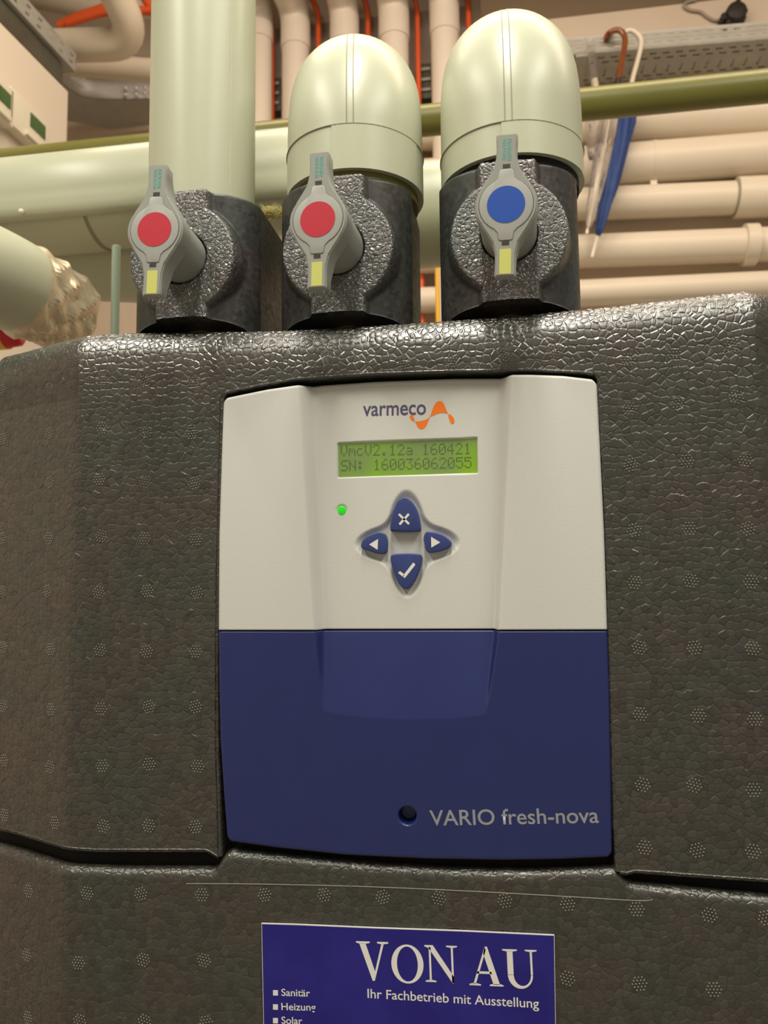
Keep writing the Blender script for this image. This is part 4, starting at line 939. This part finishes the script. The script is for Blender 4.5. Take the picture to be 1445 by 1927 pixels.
furled(line((1184, 195), (1124, 446), 16), [s*sc for s in (9, 15, 17, 17, 16.5, 17, 16.5, 15.5, 15, 14.5, 13.5, 12, 10.5, 9, 7.5, 4)], M['umb_blue'], um2, yf+0.02, 5, amp=0.16)
tube('tip', [at(1124, 444, yf+0.02), at(1114, 484, yf+0.02)], [0.0062, 0.004], M['whiteplastic'], um2, 10)
um3 = thing('umbrella', 'clear umbrella with straight clear strap handle, nearest the taller elbow', 'umbrella', at(1112, 160, yf), 'umbrellas on the cable tray')
a = at(1111, 76, yf); b = at(1121, 160, yf); pA_ = [at(1111, 76, yf+0.0), at(1113, 110, yf-0.01), at(1120, 162, yf-0.01)]
tube('strap_handle', pA_, 0.0095, M['clear'], um3, 14); tube('end_plug', [at(1119, 150, yf-0.01), at(1121, 166, yf-0.01)], 0.008, M['whiteplastic'], um3, 12)
furled(line((1120, 166), (1112, 300), 8), [s*sc for s in (8, 11, 12, 12, 11, 9, 7, 4)], M['clear'], um3, yf-0.01, 5)

# black junction box on the wall with a grey cable
jb = thing('junction_box', 'round black junction box with grey cable at the top right of the wall', 'junction box', at(1382, 28, YW-0.02))
c = at(1383, 28, YW-0.02); rj = 19*(c-CAM).dot(Fw)/F
V, Fc = sweep([c+Vector((0, 0.02, 0)), c+Vector((0, -0.005, 0)), c+Vector((0, -0.02, 0)), c+Vector((0, -0.024, 0))], [rj, rj, rj*0.92, rj*0.7], 20); autosmooth(mesh('housing', V, Fc, M['black'], jb), 40)
for dx, dz in ((-22, 7), (14, 10), (4, -21), (-14, 18), (17, -3)):
    p = at(1383+dx, 28+dz, YW-0.02); tube('gland', [p+Vector((0, 0.02, 0)), p+Vector((0, -0.012, 0))], 0.010 if dx == -22 else 0.007, M['black'], jb, 12)
tube('cable', [at(a, b, YW-0.008) for a, b in catmull([(1362, 38), (1345, 38), (1332, 32), (1318, 22), (1300, 19), (1288, 12), (1292, 4), (1310, 0)], 5, False)], 0.004, M['cable_grey'], jb, 10)

# ------------------------------------------------------------------ left background
XC = -1.02
cb = thing('wall_cabinet', 'large white panel cabinet with two small meters at the upper left', 'cabinet', (XC-0.1, 0.9, 1.4))
pe = atX(129, 172, XC); pf = atX(0, 40, XC); ztc = (pe.z+pf.z)/2
bm = bmesh.new(); zb_ = 1.0; dpt = 0.30
yb = pe.y; yf_ = 0.35
tl_ = (pe.z-pf.z)/(pe.y-pf.y); zt_at = lambda y: pe.z+tl_*(y-pe.y)
fr = [(XC, yf_, 0.9), (XC, yb, 0.9), (XC, yb, zt_at(yb)), (XC, yf_, zt_at(yf_))]
f = [bm.verts.new(p) for p in fr]; k_ = [bm.verts.new((p[0]-dpt, p[1], p[2])) for p in fr]; bm.faces.new(f); bm.faces.new(k_[::-1])
for i in range(4): bm.faces.new((f[i], k_[i], k_[(i+1) % 4], f[(i+1) % 4]))
bmesh.ops.bevel(bm, geom=bm.edges[:], offset=0.003, segments=2, affect='EDGES'); bm_obj('cabinet_body', bm, M['cabinet'], cb, False)
box('plinth', (XC-dpt/2, (yf_+yb)/2, 0.45), (dpt*0.95, (yb-yf_)*0.96, 0.9), M['cabinet'], cb, 0.004)
def meter(c, label):
    p = atX(c[0], c[1], XC+0.028); y, z = p.y, p.z; root = thing('heat_meter', label, 'meter', (XC, y, z-0.04))
    box('case', (XC+0.014, y-0.028, z-0.008), (0.028, 0.135, 0.082), M['meter'], root, 0.004)
    sc_ = box('screen', (XC+0.0285, y, z), (0.002, 0.056, 0.032), M['meter_lcd'], root, 0.0005); sc_['label'] = 'dark green screen'
    box('button_strip', (XC+0.031, y-0.01, z-0.040), (0.008, 0.07, 0.010), M['meter'], root, 0.001)
meter((71, 238), 'small white meter with green screen, right one on the white cabinet')
meter((4, 178), 'small white meter with green screen, cut by the left photo edge')

# ceiling level: tray running along the left and bending right
tz = at(215, 242, YW-0.02).z
lt = thing('cable_tray', 'galvanised cable tray curving above the white cabinet to the left wall', 'cable tray', atZ(170, 185, tz))
path_px = [(0, 47), (60, 108), (110, 152), (140, 178), (155, 184), (175, 186), (200, 187), (250, 187), (300, 186)]
base_line = [atZ(a, b, tz) for a, b in path_px]
xs_ = [p for p in base_line]
# smooth plan curve
pl_ = roundp([base_line[0]+(base_line[0]-base_line[2]).normalized()*0.5, base_line[2], base_line[4], base_line[6], base_line[8]], 0.12, 8)
hfl = at(230, 152, base_line[6].y).z-at(230, 187, base_line[6].y).z
V = []; Fc = []
for i, p in enumerate(pl_): V += [p, p+Vector((0, 0, hfl))]
for i in range(len(pl_)-1): Fc.append((2*i, 2*i+2, 2*i+3, 2*i+1))
o = mesh('side_flange', V, Fc, M['galv_bright'], lt, False); o.modifiers.new('s', 'SOLIDIFY').thickness = 0.0015
V = []; Fc = []
for p in pl_: V += [p, Vector((p.x-0.30 if p.x < base_line[4].x else p.x, YW-0.02 if p.x >= base_line[4].x else p.y, p.z))]
for i in range(len(pl_)-1): Fc.append((2*i, 2*i+1, 2*i+3, 2*i+2))
o = mesh('tray_floor', V, Fc, M['galv'], lt, False); o.modifiers.new('s', 'SOLIDIFY').thickness = 0.0015
# bolts and slots on the flange
for a, b in ((236, 166), (236, 178), (256, 166), (256, 177), (273, 165), (273, 176), (142, 127), (152, 141)):
    p = at(a, b, base_line[6].y-0.002) if a > 200 else atZ(a, b+28, tz)+Vector((0.01, -0.006, hfl*0.6))
    bm = bmesh.new(); bmesh.ops.create_uvsphere(bm, u_segments=10, v_segments=6, radius=0.006); bm.transform(Matrix.Translation(p)); bm_obj('bolt', bm, M['galv_bright'], lt)
# dark channel directly over the cabinet top and the perforated strip beside it
ds = thing('cable_channel', 'dark steel channel along the top edge of the white cabinet', 'cable channel', (XC-0.1, yb, ztc))
Vc = []
for yy in (yf_-0.2, yb-0.02):
    zz = zt_at(yy)+0.006; Vc += [Vector((XC-0.005, yy, zz)), Vector((XC-0.005, yy, zz+0.05)), Vector((XC-0.16, yy, zz+0.05)), Vector((XC-0.16, yy, zz))]
mesh('channel_body', Vc, [(0, 1, 5, 4), (1, 2, 6, 5), (2, 3, 7, 6), (3, 0, 4, 7), (0, 3, 2, 1), (4, 5, 6, 7)], M['galv_dark'], ds, False)
ps = thing('cable_tray', 'straight perforated tray rail above the dark channel at the top left corner', 'cable tray', (XC-0.08, yb, ztc+0.1))
O_ = Vector((XC+0.005, yf_-0.2, zt_at(yf_-0.2)+0.062)); E_ = Vector((XC+0.005, yb+0.02, zt_at(yb+0.02)+0.062))
perf('side_flange', O_, E_-O_, Vector((0, 0, 1)), 24, [(0.006, None), (0.014, (0.35, 0.4, 0)), (0.006, None), (0.014, (0.35, 0.4, 0.1)), (0.006, None)], M['galv'], ps)
perf('tray_floor', O_, E_-O_, Vector((-1, 0, 0)), 24, [(0.02, None), (0.04, (0.4, 0.4, 0)), (0.04, (0.4, 0.4, 0)), (0.04, (0.4, 0.4, 0)), (0.02, None)], M['galv'], ps)
# big shaded pipes near the ceiling
def bgpipe(px, Ys, w, label, m='jacket_bg', rd=0.12):
    pts = [at(a, b, Y) for (a, b), Y in zip(px, Ys)]; r = w*(pts[1]-CAM).dot(Fw)/F/2
    root = thing('insulated_pipe', label, 'pipe', pts[0]); V, Fc = sweep(roundp(pts, rd, 8), r, 32); autosmooth(mesh('jacket', V, Fc, M[m], root), 60)
bgpipe([(60, 88), (262, 82), (195, -60)], (1.25, 1.25, 1.1), 58, 'upper cream pipe bending up towards the ceiling, left of the straight pipe', rd=0.10)
bgpipe([(110, 118), (300, 135), (420, 140)], (1.42, 1.42, 1.42), 42, 'shaded cream pipe under the bending one, left of the straight pipe')
bgpipe([(60, -10), (170, 12), (290, 8)], (1.45, 1.45, 1.45), 46, 'shaded pipe at the ceiling in the top left corner')
for i, (px, lb) in enumerate((([(110, 48), (150, 30), (200, 12), (230, -15)], 'upper orange cable at the ceiling, top left'), ([(125, 44), (160, 33), (205, 22), (300, 20)], 'lower orange cable at the ceiling, top left'), ([(262, -20), (278, 6), (300, 30)], 'orange cable just left of the straight cream pipe'))):
    t_ = thing('orange_cable', lb, 'cable', at(*px[0], 1.36), 'orange cables at the ceiling'); tube('cable_sheath', [at(a, b, 1.34) for a, b in catmull(px, 5, False)], 0.011, M['orange'], t_, 12)

# frame that carries the whole station (behind the foam)
fr_ = thing('mounting_frame', 'steel mounting frame standing on the floor behind the foam covers', 'frame', (at(778, 1100, 0).x, 0.225, 0))
for x in (XMIN+0.08, XMAX-0.08): box('post', (x, 0.225, 0.66), (0.035, 0.035, 1.32), M['steel'], fr_, 0.002)
box('crossbar', ((XMIN+XMAX)/2, 0.225, 1.2), (XMAX-XMIN-0.16, 0.03, 0.04), M['steel'], fr_, 0.002)
